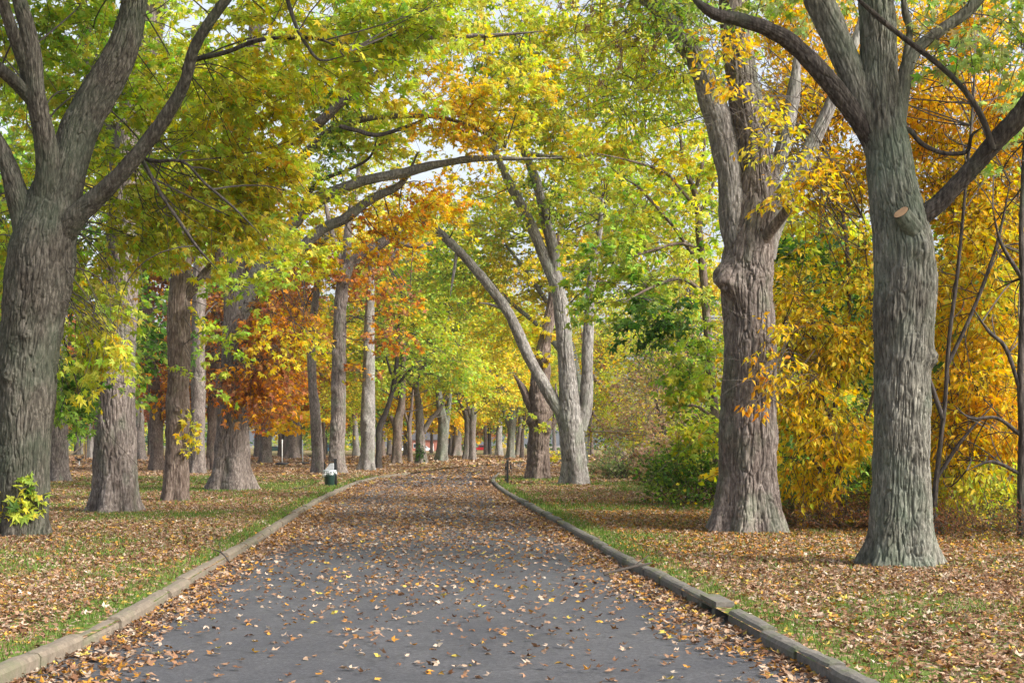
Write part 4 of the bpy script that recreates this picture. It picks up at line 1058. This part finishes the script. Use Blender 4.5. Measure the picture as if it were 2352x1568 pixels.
far_tree('smooth olive vase shaped trunk right of the ivy footed one', 1015, 1059, 28, [(1017, 1010, 24), (1019, 970, 26), (1011, 930, 17), (1007, 870, 11)], 'limey', BARK_GREEN, limbs=[[(1024, 975, 17), (1030, 940, 13), (1034, 890, 8)]])
far_tree('wide grey trunk under golden leaves left of the twin trunks', 1049, 1047, 24, [(1050, 1010, 21), (1050, 975, 19), (1050, 930, 15)], 'gold', scale=1.25)
far_tree('left trunk of the twin pair at the road bend', 1070, 1056, 16, [(1073, 1000, 13), (1072, 960, 13), (1061, 930, 10), (1048, 912, 6)], 'yellow', BARK, scale=.9)
far_tree('right forked trunk of the twin pair at the road bend', 1085, 1057, 17, [(1085, 1000, 14), (1087, 950, 15), (1092, 910, 10), (1093, 860, 7)], 'yellow', BARK, limbs=[[(1083, 960, 11), (1073, 925, 9), (1066, 890, 5)], [(1095, 912, 8), (1112, 888, 6), (1122, 860, 5), (1135, 835, 3)]])
far_tree('pale whitish grey trunk at the road bend', 1146, 1046.5, 17, [(1146, 1010, 14), (1147, 960, 13), (1147, 900, 10)], 'yellow', BARK_PALE, scale=1.1)
far_tree('three limbed grey tree standing just behind the black gate post', 1173, 1053, 21, [(1174, 1010, 17), (1176, 970, 18), (1177, 925, 12), (1178, 870, 8)], 'maple_y', BARK_GREEN, limbs=[[(1170, 982, 9), (1161, 955, 7), (1154, 925, 5)], [(1181, 970, 10), (1191, 940, 7), (1197, 900, 4)]], scale=.9)
far_tree('leaning grey trunk between the three limbed tree and a thin crooked stem', 1189, 1046, 13, [(1193, 1010, 11), (1196, 955, 9), (1199, 900, 7)], 'yelorg', scale=1.1)
far_tree('thin crooked stem left of the shaggy burled trunk', 1199, 1052, 8.5, [(1200, 1000, 7.5), (1206, 950, 7), (1214, 905, 5)], 'yellow', BARK_BROWN, scale=.8)
far_tree('thin brown trunk half hidden by the shaggy burled trunk', 1215, 1050, 9, [(1218, 1000, 8), (1221, 940, 7)], 'limey', BARK_BROWN, scale=.9)
far_tree('narrow trunk left of a slightly darker one behind the road bend', 1116, 1043.5, 9.5, [(1115, 1010, 8), (1114, 970, 7.5)], 'yelorg', BARK_BROWN)
far_tree('dark narrow trunk close to the pale whitish grey trunk', 1125, 1042.5, 8.5, [(1124, 1010, 7.5), (1123, 970, 7)], 'rust', BARK_DARK)
far_tree('thin distant trunk with hanging dead twigs left of a wide grey trunk', 1033, 1045, 9, [(1034, 1010, 7), (1037, 965, 6)], 'limey')
far_tree('pale leaning trunk between the knobbly oak and the swollen grey trunk', 818, 1048, 17, [(817, 1010, 14), (815, 960, 12), (814, 920, 10)], 'yelorg', BARK_PALE)
far_tree('thin stem almost touching the tall plain brown trunk', 745, 1054, 7, [(744, 1000, 6.5), (742, 930, 6)], 'yelorg', BARK_BROWN, scale=.8)
far_tree('small dark trunk in the gap left of the knobbly oak', 749, 1042, 8, [(748, 1010, 7), (748, 980, 6)], 'green', BARK_DARK, scale=.8)
far_tree('dark bluish trunk behind the dark forked trunk', 894, 1043.5, 13, [(895, 1010, 11), (895, 975, 10)], 'yelorg')
far_tree('faint grey trunk between the swollen trunk and the golden goblet tree', 931, 1046, 11, [(931, 1010, 9), (931, 970, 8)], 'gold')
far_tree('pale blue trunk on the left near the wooden post', 208, 1052, 17, [(207, 1010, 14), (206, 980, 13)], 'rust', BARK_PALE, scale=.9)
far_tree('dark trunk behind the playground slide', 176.6, 1043.8, 12, [(176, 1010, 10), (176, 985, 9)], 'green', BARK_DARK, scale=.9)
far_tree('slender trunk seen between the purplish grey trunk and the leaning red leaved tree', 344, 1046, 9, [(343, 1010, 8), (343, 970, 7)], 'red')
far_tree('wide faint trunk between the white poles and the tall plain trunk', 687, 1042.5, 18, [(687, 1010, 15), (687, 980, 13)], 'green')
far_tree('slim pale trunk against the right edge of the massive oak', 568, 1068, 11, [(568, 1020, 9.5), (568, 960, 9), (567, 880, 8)], 'rust', BARK_PALE, scale=.9)
far_tree('far trunk between the burled tree and the pale maple', 1273, 1037.5, 9, [(1273, 1010, 8), (1272, 985, 7)], 'yellow')
far_tree('thin far trunk right of the pale maple by the lit piece of road', 1352, 1044, 7, [(1352, 1010, 6), (1352, 960, 5.5)], 'maple_y', scale=.9)

rng = np.random.default_rng(77)
FAR = []
while len(FAR) < 46:                                   # the far rows of the park, which nothing tells apart
    Y = rng.uniform(170, 330)
    px = rng.uniform(-160, 2500)
    if any(abs(px - q) < 24 and abs(Y - y) < 60 for q, y in FAR) or (1420 < px < 2300 and rng.random() < .5):
        continue
    FAR.append((px, Y))
for px, Y in FAR:
    far_tree('one of many far off park trees whose crowns run together', px, YH + F * H / Y, rng.uniform(.5, 1.0) / Y * F, [(px + rng.normal() * 2, YH - 4 * F / Y, rng.uniform(.4, .7) / Y * F)],
             rng.choice(['yellow', 'limey', 'yelorg', 'maple_y', 'yellow', 'green'] if px > 820 else ['rust', 'yelorg', 'red', 'rust', 'green', 'maple_y']), rng.choice([BARK, BARK_BROWN]), scale=rng.uniform(.85, 1.2), group='far off park trees', Y=Y)

# right side: leaning dry trees, shrubs, thicket
def lean_tree(label, px, py, wd, path, lobes, bark=BARK_BROWN):
    return big_tree('leaning_tree', label, [(px, py, wd)] + path, lobes=lobes, bark=bark, flare=.15, leaf=.17, tmpl=DIAM, amp=.012, pal='understory', fol=dict(nbranch=12, br=.022, spray=1.2, gap=-.1, tol=2, per=12, twig_r=.008))
lean_tree('crooked dry stem leaning left over the pale shrub right of the road', 1452, 1072, 16, [(1430, 1045, 15), (1412, 1022, 14), (1385, 985, 12), (1360, 942, 9), (1345, 890, 6)], [lobe(1400, 920, 90, 70, 60, 3, 1.0), lobe(1450, 990, 88, 80, 45, 3, 1.1, 'drytwig'), lobe(1380, 1000, 90, 50, 30, 3, .9, 'understory')])
lean_tree('long dry stem leaning left through thin yellow leaves behind the shrubs', 1510, 1072, 17, [(1475, 1000, 15), (1437, 949, 14), (1400, 905, 12), (1366, 868, 10), (1345, 810, 7), (1330, 740, 4)], [lobe(1420, 820, 88, 90, 60, 3, 1.0), lobe(1480, 930, 87, 80, 60, 3, 1.0, 'drytwig'), lobe(1400, 740, 90, 90, 60, 3, 1.2, 'maple_y')])
lean_tree('upright dry stem with sparse brownish leaves left of the layered young maple', 1540, 1090, 14, [(1530, 1010, 13), (1510, 920, 11), (1500, 840, 9), (1490, 740, 6)], [lobe(1500, 900, 72, 80, 70, 3, 1.0, 'drytwig'), lobe(1490, 800, 72, 90, 60, 3, 1.2), lobe(1550, 1010, 70, 70, 50, 2.5, 1.2, 'drytwig')])

def shrub(label, px, py, lobes, pal, leaf=.12, seed=0, hgt=.8):
    rng = np.random.default_rng(900 + seed)
    base = G(px, py)
    root = thing('shrub', label, 'shrub', base)
    mb = MB()
    foliage(mb, rng, lobes, pal, leaf, DIAM, per=14, spray=.55, nbranch=0, hub=base - np.array([0, 0, .6]), gap=-.5, droop=.1, hang=.2)
    mb.build('foliage', [LEAF, TWIG], root, base, smooth=False, colors=True)
    mb = MB()
    k = 22
    a = base + rng.normal(size=(k, 3)) * np.array([.35, .3, 0]); a[:, 2] = -.02
    e = np.stack([base[0] + rng.normal(size=k) * 1.1, base[1] + rng.normal(size=k) * .6, hgt * (.8 + .8 * rng.random(k))], 1)
    thin_tubes(mb, a, (a + e) / 2 + np.array([0, 0, .2]), e, np.full(k, .018), np.full(k, .006), 0, 4, 5)
    mb.build('stems', [TWIG], root, base)
    return root
shrub('dark green rounded shrub against the left foot of the broad maple', 1585, 1158, [lobe(1570, 1095, 42, 85, 55, 1.1, 2.2), lobe(1630, 1110, 41, 60, 50, 1.0, 2.2), lobe(1540, 1130, 41.6, 50, 32, .8, 2.0), lobe(1630, 1160, 40, 70, 18, .8, 1.6, 'weeds')], 'green', seed=1)
shrub('feathery pale green shrub beside the lit leaf covered ground right of the pale maple', 1425, 1100, [lobe(1400, 1078, 74, 42, 24, 1.2, 2.0), lobe(1450, 1072, 73, 55, 34, 1.4, 2.0), lobe(1400, 1050, 75, 30, 18, 1, 1.3)], 'palebush', .16, 2, 1.2)
shrub('brownish thin shrub between the pale green one and the dark green one', 1500, 1108, [lobe(1490, 1070, 66, 50, 40, 1.4, 1.6, 'drytwig'), lobe(1520, 1085, 62, 40, 36, 1.2, 1.6, 'palebush'), lobe(1560, 1040, 62, 60, 40, 1.4, 1.5, 'drytwig')], 'drytwig', .16, 3, 1.5)
shrub('small leafy weed bush right of the pale maple foot', 1275, 1066, [lobe(1273, 1050, 128, 10, 18, .8, 2)], 'yellow', .25, 4, 1)

rng = np.random.default_rng(31)
mb = MB()
foliage(mb, rng, [lobe(px, py, Y, 80, hh, 1.2, 1.5, pl) for px, py, Y, hh, pl in
        [(1800, 1195, 30.5, 30, 'weeds'), (1880, 1205, 29.6, 30, 'weeds'), (1960, 1200, 29.5, 36, 'weeds'), (2050, 1210, 28.6, 36, 'weeds'), (2140, 1215, 28, 36, 'weeds'), (2220, 1222, 27.3, 36, 'weeds'), (2300, 1228, 26.7, 40, 'weeds'), (2400, 1235, 26, 40, 'weeds'),
         (1830, 1150, 32, 30, 'green'), (1960, 1150, 31, 40, 'understory'), (2080, 1160, 30.5, 40, 'weeds'), (2200, 1160, 29.6, 40, 'understory'), (2320, 1160, 29, 50, 'understory'), (2440, 1150, 29, 60, 'green')]],
        'weeds', .075, OVAL, per=14, spray=.4, nbranch=0, gap=-.5, droop=-.1, hang=.1, twig_r=.004)
tag(mb.build('undergrowth', [LEAF, TWIG], smooth=False, colors=True), kind='stuff')
mb = MB()
tl = []
for k in range(60):
    px = rng.uniform(1760, 2700); Y = rng.uniform(36, 62)
    z = rng.uniform(.6, 8.5)
    tl.append(dict(c=np.array([(px - CX) / F * Y, Y, z]), r=np.array([1.9, 1.8, 1.5]), lai=2.6, pal=rng.choice(['green', 'dgreen', 'understory', 'norway', 'orange'])))
for k in range(40):
    px = rng.uniform(1480, 2300); Y = rng.uniform(75, 130)
    tl.append(dict(c=np.array([(px - CX) / F * Y, Y, rng.uniform(.6, 12)]), r=np.array([3.4, 3, 2.6]), lai=1.6, pal=rng.choice(['understory', 'drytwig', 'maple_y', 'norway'])))
foliage(mb, rng, tl, 'green', .22, DIAM, per=16, spray=1.1, nbranch=0, gap=-.4, twig_r=.01)
tag(mb.build('thicket', [LEAF, TWIG], smooth=False, colors=True), kind='stuff')
mb = MB()
tl = []
for k in range(150):
    Y = rng.uniform(440, 520)
    tl.append(dict(c=np.array([rng.uniform(-.45, .5) * Y, Y, rng.uniform(1, 17)]), r=np.array([11, 9, 5.5]), lai=1.5, pal=rng.choice(['green', 'dgreen', 'yellow', 'limey', 'rust', 'maple_y'])))
foliage(mb, rng, tl, 'green', 1.1, DIAM, per=12, spray=4, nbranch=0, gap=-.6, gscale=4, twigs=False)
tag(mb.build('distant_woods', [LEAF, TWIG], smooth=False, colors=True), kind='stuff')

# ------------------------------------------------------------------ litter bin, gate post, grills, poles, slide, cars, house
GREENP = plain('green_plastic', (.012, .035, .028), .4, 0, .3, 30)
GREYM = plain('grey_sheet_metal', (.42, .44, .47), .45, .3, .12, 12)
RIMM = plain('pale_rim', (.40, .45, .47), .5)
WHITE = plain('white_paint', (.70, .71, .70), .5, 0, .08)
RUBBER = plain('rubber', (.012, .012, .013), .8)
BROWNW = plain('brown_wood', (.09, .055, .03), .85)
m, n, b = mat('clear_film')
b.inputs['Base Color'].default_value = (.80, .84, .88, 1)
b.inputs['Roughness'].default_value = .18
tr = N(n, 'ShaderNodeBsdfTransparent')
mx = N(n, 'ShaderNodeMixShader'); 
f = noise_tex(n, mapping(n, (1, 1, 1)), 16, 2)
n.links.new(ramp(n, f, [(.42, (.1, .1, .1)), (.58, (.6, .6, .6))]), mx.inputs[0])
n.links.new(tr.outputs[0], mx.inputs[1]); n.links.new(b.outputs[0], mx.inputs[2])
n.links.new(mx.outputs[0], n.nodes['Material Output'].inputs['Surface'])
FILM = m

def prism(mb, pts2, y0, y1, mat_i=0):
    """an outline in XZ carried from y0 to y1"""
    k = len(pts2)
    V = [(x, y0, z) for x, z in pts2] + [(x, y1, z) for x, z in pts2]
    for i in range(k):
        j = (i + 1) % k
        mb.add([V[i], V[j], V[k + j], V[k + i]], [[0, 1, 2, 3]], mat_i)
    mb.add(V, [list(range(k))[::-1], list(range(k, 2 * k))], mat_i)

t = thing('litter_bin', 'dark green barrel litter bin with clear bag and metal hood beside the road', 'litter bin', G(757, 1116))
mb = MB(); mb.lathe([(0.001, -.02), (.195, -.02), (.2, .05), (.205, .06), (.222, .36), (.228, .37), (.245, .63), (.23, .63), (.2, .2), (.001, .18)], 28); mb.build('barrel', GREENP, t)
mb = MB(); mb.lathe([(.235, .62), (.285, .63), (.295, .65), (.29, .675), (.27, .685), (.235, .68)], 28); mb.build('rim', RIMM, t)
mb = MB()
th = np.linspace(0, 2 * math.pi, 48, endpoint=False)
rows = []
r_ = np.random.default_rng(3)
for k, u in enumerate(np.linspace(0, 1, 7)):
    depth = .16 + .07 * np.sin(th * 1 + 5.2) + .03 * np.sin(th * 5 + 1)
    rad = .285 + .03 * math.sin(u * 3) + (.022 * np.sin(th * 9 + u * 4) + .012 * r_.normal(size=48)) * min(1, u * 2)
    rows.append(np.stack([rad * np.cos(th), rad * np.sin(th), .65 - u * depth - .05 * u], 1))
mb.add(np.vstack(rows), grid_faces(7, 48)); mb.build('liner', FILM, t, smooth=False)
mb = MB(); prism(mb, [(-.19, .685), (.17, .685), (.17, .955), (.155, .975), (.05, .965), (.02, .94)], -.15, .15); mb.build('hood', GREYM, t, smooth=False)
mb = MB(); mb.box((.165, .16, -.02), (.285, .27, 1.13)); mb.box((.145, .14, 1.13), (.305, .29, 1.165)); mb.build('post', BLACK, t, smooth=False)
mb = MB(); mb.box((-.28, .17, -.022), (.28, .215, .022), rot=.075, at=(.02, 0, 1.02)); mb.build('crossbar', BROWNW, t, smooth=False)
mb = MB(); mb.box((-.275, .17, .70), (-.215, .20, 1.02)); mb.box((-.235, .16, .70), (-.12, .19, .735)); mb.box((-.20, .17, .78), (-.165, .19, .96)); mb.build('bracket', BLACK, t, smooth=False)

t = thing('gate_post', 'square black steel gate post with a capped top and hanging latch', 'post', G(1165.5, 1111))
mb = MB(); mb.box((-.052, -.052, -.02), (.052, .052, 1.035)); mb.build('post', BLACK, t, smooth=False)
mb = MB(); mb.box((-.07, -.07, 1.035), (.07, .07, 1.085)); mb.box((-.058, -.058, 1.085), (.058, .058, 1.098)); mb.build('cap', plain('worn_steel', (.07, .065, .06), .6), t, smooth=False)
mb = MB(); mb.box((-.118, -.02, .11), (-.082, .02, .95)); mb.box((-.082, -.012, .64), (-.052, .012, .78)); mb.box((-.082, -.012, .15), (-.052, .012, .25)); mb.build('side_bar', BLACK, t, smooth=False)
mb = MB()
for q in ((.052, .965, .17, .98), (.158, .88, .17, .965), (.052, .885, .158, .9)):
    mb.box((q[0], -.008, q[1]), (q[2], .008, q[3]))
mb.build('latch_loop', BLACK, t, smooth=False)
mb = MB(); mb.box((.115, -.012, .72), (.168, .012, .88)); mb.build('latch_flap', BLACK, t, smooth=False)
mb = MB()
thin_tubes(mb, np.array([[.165, 0, .72], [.13, 0, .72]]), np.array([[.19, 0, .42], [.11, 0, .6]]), np.array([[.212, 0, .0], [.055, 0, .52]]), [.009, .011], [.008, .011], 0, 5, 5)
mb.build('chain', BLACK, t)

def grill(label, px, py, m_=None):
    t = thing('park_grill', label, 'grill', G(px, py))
    mb = MB(); mb.lathe([(.001, -.02), (.035, -.02), (.035, .5), (.001, .5)], 12); mb.build('post', GREYM, t)
    mb = MB(); prism(mb, [(-.06, .48), (.06, .48), (.2, .62), (.31, .63), (.31, .86), (.29, .86), (.27, .66), (-.24, .66), (-.30, .80), (-.33, .80), (-.29, .62), (-.2, .62)], -.22, .22); mb.build('fire_box', m_ or BLACK, t, smooth=False)
    mb = MB()
    for k in range(7):
        mb.box((-.3, -.2 + k * .065, .765), (.25, -.19 + k * .065, .775))
    mb.box((-.42, -.1, .76), (-.3, -.085, .772)); mb.box((-.42, .1, .76), (-.3, .115, .772)); mb.build('grate', BLACK, t, smooth=False)
    return t
grill('black charcoal grill on a grey post left of the purplish grey trunk', 182, 1070.6)
grill('black grill peeking out from behind the tall plain brown trunk', 712, 1059)
grill('dark reddish grill left of the dark forked trunk', 896, 1055, plain('rusty_paint', (.06, .012, .012), .7))

def net_pole(label, px, py, col):
    t = thing('net_pole', label, 'pole', G(px, py), 'poles standing in tyres')
    mb = MB(); mb.lathe([(.001, -.02), (.045, -.02), (.045, 2.2), (.03, 2.24), (.001, 2.24)], 12); mb.build('pole', col, t)
    mb = MB()
    a_ = np.linspace(0, 2 * math.pi, 28, endpoint=False)
    prof = [(.28 + .1 * math.cos(q), .1 + .1 * math.sin(q)) for q in np.linspace(0, 2 * math.pi, 11)]
    mb.lathe([(.42 + .19 * math.cos(q), .11 + .12 * math.sin(q)) for q in np.linspace(0, 2 * math.pi, 13)], 28); mb.lathe([(.001, .09), (.25, .09)], 28); mb.build('tyre_base', RUBBER, t)
net_pole('thin white pole standing in a black tyre, the left one of two', 648, 1067.5, WHITE)
net_pole('grey white pole standing in a black tyre, the right one of two', 695, 1066, RIMM)

t = thing('wooden_post', 'tall thin brown wooden post leaning slightly behind the charcoal grill', 'post', G(197, 1058.6))
mb = MB(); bark_tube(mb, np.array([[0, 0, -.03, .09], [-.02, 0, 1.2, .085], [-.06, 0, 2.45, .08]]), .03, 3, amp=.006, cap=True); mb.build('shaft', BROWNW, t)
mb = MB(); mb.box((-.14, -.1, 2.45), (.03, .09, 2.5)); mb.build('cap', BROWNW, t, smooth=False)

t = thing('playground_slide', 'pale playground slide in the far left distance', 'slide', G(178, 1045))
mb = MB()
q = spline(np.array([[-1.1, 0, .12], [-.7, 0, .22], [.1, 0, .85], [.8, 0, 1.45], [1.15, 0, 1.55]]), .12)
for y0, y1, z0, z1 in ((-.28, .28, 0, .03), (-.31, -.28, 0, .2), (.28, .31, 0, .2)):
    V = np.concatenate([q + [0, y0, z0], q + [0, y1, z0], q + [0, y1, z1], q + [0, y0, z1]]); k = len(q)
    mb.add(V, [[c * k + i, c * k + i + 1, ((c + 1) % 4) * k + i + 1, ((c + 1) % 4) * k + i] for i in range(k - 1) for c in range(4)])
mb.build('chute', plain('pale_plastic', (.5, .42, .32), .5), t, smooth=False)
mb = MB()
for y in (-.3, .3):
    mb.box((1.1, y - .03, 0), (1.17, y + .03, 2.3)); mb.box((1.65, y - .03, 0), (1.72, y + .03, 2.3))
for z in (.4, .8, 1.2):
    mb.box((1.655, -.27, z), (1.71, .27, z + .05))
mb.box((1.17, -.26, 1.5), (1.65, .26, 1.56)); mb.build('ladder', plain('yellow_steel', (.55, .33, .02), .5), t, smooth=False)

def car(label, px, Y, paint, kind):
    t = thing('parked_car', label, kind, ((px - CX) / F * Y, Y, 0.0))
    mb = MB()
    if kind == 'pickup':
        low = [(-2.6, .45), (2.6, .45), (2.62, .95), (1.4, 1.05), (.75, 1.10), (-2.6, 1.08)]
        cab = [(-.75, 1.08), (1.35, 1.05), (.75, 1.72), (-.62, 1.74)]
    elif kind == 'van':
        low = [(-2.3, .35), (2.3, .35), (2.35, .8), (2.1, 1.05), (-2.3, 1.05)]
        cab = [(-2.28, 1.05), (2.0, 1.05), (1.2, 1.85), (-2.1, 1.88)]
    else:
        low = [(-2.25, .32), (2.2, .32), (2.28, .6), (2.1, .82), (1.1, .93), (-2.2, .95), (-2.3, .7)]
        cab = [(-1.9, .94), (1.05, .93), (.35, 1.45), (-1.3, 1.47)]
    prism(mb, low, -.88, .88); prism(mb, cab, -.76, .76)
    mb.build('body', paint, t, smooth=False)
    cx_, cz_ = sum(p[0] for p in cab) / 4, sum(p[1] for p in cab) / 4
    mb = MB(); prism(mb, [(cx_ + (x - cx_) * .86, cz_ + (z - cz_) * .72) for x, z in cab], -.775, .775); mb.build('window', GLASSM, t, smooth=False)
    for x in (-1.45, 1.45):
        for y in (-.82, .82):
            mb = MB()
            a_ = np.linspace(0, 2 * math.pi, 20, endpoint=False)
            pr = [(.001, -.1), (.34, -.1), (.34, .1), (.001, .1)]
            V = np.array([[x + r * math.cos(q), y + d, .34 + r * math.sin(q)] for r, d in pr for q in a_])
            mb.add(V, grid_faces(4, 20)); mb.build('wheel', RUBBER, t)
    return t
m, n, b = mat('car_glass'); b.inputs['Base Color'].default_value = (.02, .03, .04, 1); b.inputs['Roughness'].default_value = .08; GLASSM = m
def paint(nm, c):
    p_ = plain(nm, c, .25, 0, .05); return p_
car('red pickup parked far off behind the park at the road bend', 1106, 372, paint('red_paint', (.55, .02, .03)), 'pickup')
car('teal blue van half hidden by the knobbly oak', 764, 340, paint('teal_paint', (.02, .10, .16)), 'van')
car('pale car far off in front of the brick house', 976, 360, paint('pale_paint', (.6, .66, .7)), 'car')
car('light blue grey car far off between two olive and grey trunks', 1034, 380, paint('silver_paint', (.4, .5, .56)), 'car')
car('white car far off beside the golden goblet tree', 925, 375, paint('white_car_paint', (.75, .77, .78)), 'car')
car('dark green car far off right of the stout bluish trunk', 634, 340, paint('dark_car_paint', (.015, .04, .035)), 'car')

BRICK = plain('brick', (.30, .11, .075), .9, 0, .3, 6)
ROOFM = plain('roof_shingle', (.10, .10, .11), .9)
t = thing('brick_house', 'red brick house glimpsed far away between the trunks', 'house', ((992 - CX) / F * 412, 412, 0.0))
mb = MB(); mb.box((-7, 0, -.1), (7, 9, 3.2)); mb.build('wall', BRICK, t, smooth=False)
mb = MB(); prism(mb, [(-7.6, 3.2), (7.6, 3.2), (4.5, 5.6), (-4.5, 5.6)], -.5, 9.5); mb.build('roof', ROOFM, t, smooth=False)
mb = MB(); mb.box((-.5, -.06, 0), (.5, -.01, 2.1)); mb.build('door', WHITE, t, smooth=False)
for x in (-4.6, 4.0):
    mb = MB(); mb.box((x - .8, -.06, .9), (x + .8, -.01, 2.2)); wf = mb.build('window', WHITE, t, smooth=False)
    mb = MB(); mb.box((x - .7, -.09, 1.0), (x + .7, -.062, 2.1)); mb.build('pane', GLASSM, wf, smooth=False)

# ------------------------------------------------------------------ kerb drain, road drain, sticks
def at_kr(y):
    return np.array([np.interp(y, KR[:, 1], KR[:, 0]), y, 0.0])
p0, p1 = at_kr(DRAIN_Y - .3), at_kr(DRAIN_Y + .3)
ang = math.atan2(p1[1] - p0[1], p1[0] - p0[0])
t = thing('storm_drain', 'dark storm drain opening set into the right kerb', 'drain', at_kr(DRAIN_Y))
t.rotation_euler = (0, 0, ang)
mb = MB(); mb.box((-.42, -.22, -.03), (.42, -.02, .055)); mb.build('cover_stone', KERB_R, t, smooth=False)
mb = MB(); mb.box((-.42, -.2, -.14), (-.28, .0, -.031)); mb.box((.28, -.2, -.14), (.42, .0, -.031)); mb.build('jamb', KERB_R, t, smooth=False)
mb = MB(); mb.box((-.28, -.24, -.15), (.28, -.2, -.031)); mb.build('shade_back', BLACK, t, smooth=False)  # black sheet standing in for the shade inside the drain opening
t = tag(bpy.data.objects.new('road_drain', None), 'small dark drain grate in the far left side of the road', 'drain'); COL.objects.link(t)
t.location = tuple(G(925, 1094)[:2]) + (-.10,)
mb = MB()
mb.box((-.55, -.42, 0), (.55, -.36, .03)); mb.box((-.55, .36, 0), (.55, .42, .03)); mb.box((-.55, -.36, 0), (-.49, .36, .03)); mb.box((.49, -.36, 0), (.55, .36, .03)); mb.build('frame', BLACK, t, smooth=False)
mb = MB()
for k in range(9):
    mb.box((-.45 + k * .11, -.35, .004), (-.40 + k * .11, .35, .028))
mb.build('grate', BLACK, t, smooth=False)

def stick(label, a, mid, e, r, seed):
    rg = np.random.default_rng(seed)
    a, mid, e = (np.array(q, float) for q in (a, mid, e))
    t = thing('fallen_stick', label, 'stick', a)
    mb = MB(); bark_tube(mb, np.array([[*a, r], [*mid, r * .9], [*e, r * .5]]), .012, seed, amp=.002, cap=True); mb.build('stem', TWIG, t, a)
    mb = MB(); thin_tubes(mb, mid[None], (mid + (e - a) * .2 + [0, 0, .06])[None], (mid + (e - a) * .3 + [.05, .05, .12])[None], [r * .5], [r * .25], 0, 5, 4); mb.build('side_twig', TWIG, t, a)
q = at_kr(GY(1305))
stick('dark bent stick lying over the right kerb onto the leaves', [q[0] - .55, q[1] - .1, -.07], [q[0] - .15, q[1], .02], [q[0] + .14, q[1] + .12, .07], .022, 1)
q = np.array([np.interp(GY(1280), KL[:, 1], KL[:, 0]), GY(1280), 0])
stick('thin dark stick propped across the left kerb', [q[0] + .1, q[1] - .2, -.06], [q[0] - .06, q[1], .07], [q[0] - .28, q[1] + .2, .13], .012, 2)
q = G(690, 1124)
stick('short dark stick on the leaf covered left lawn', [q[0] - .3, q[1], .04], [q[0], q[1], .07], [q[0] + .35, q[1] + .1, .16], .02, 3)

# ------------------------------------------------------------------ thin autumn haze
mz = bpy.data.materials.new('haze')
mz.use_nodes = True
nz = mz.node_tree
nz.nodes.clear()
oz = nz.nodes.new('ShaderNodeOutputMaterial')
vz = nz.nodes.new('ShaderNodeVolumePrincipled')
vz.inputs['Color'].default_value = (.86, .92, 1.0, 1)
vz.inputs['Density'].default_value = .00012
vz.inputs['Anisotropy'].default_value = .2
nz.links.new(vz.outputs[0], oz.inputs['Volume'])
mb = MB()
mb.box((-1600, -250, -1.3), (1600, 2600, 60))
tag(mb.build('haze', mz, smooth=False), kind='stuff')
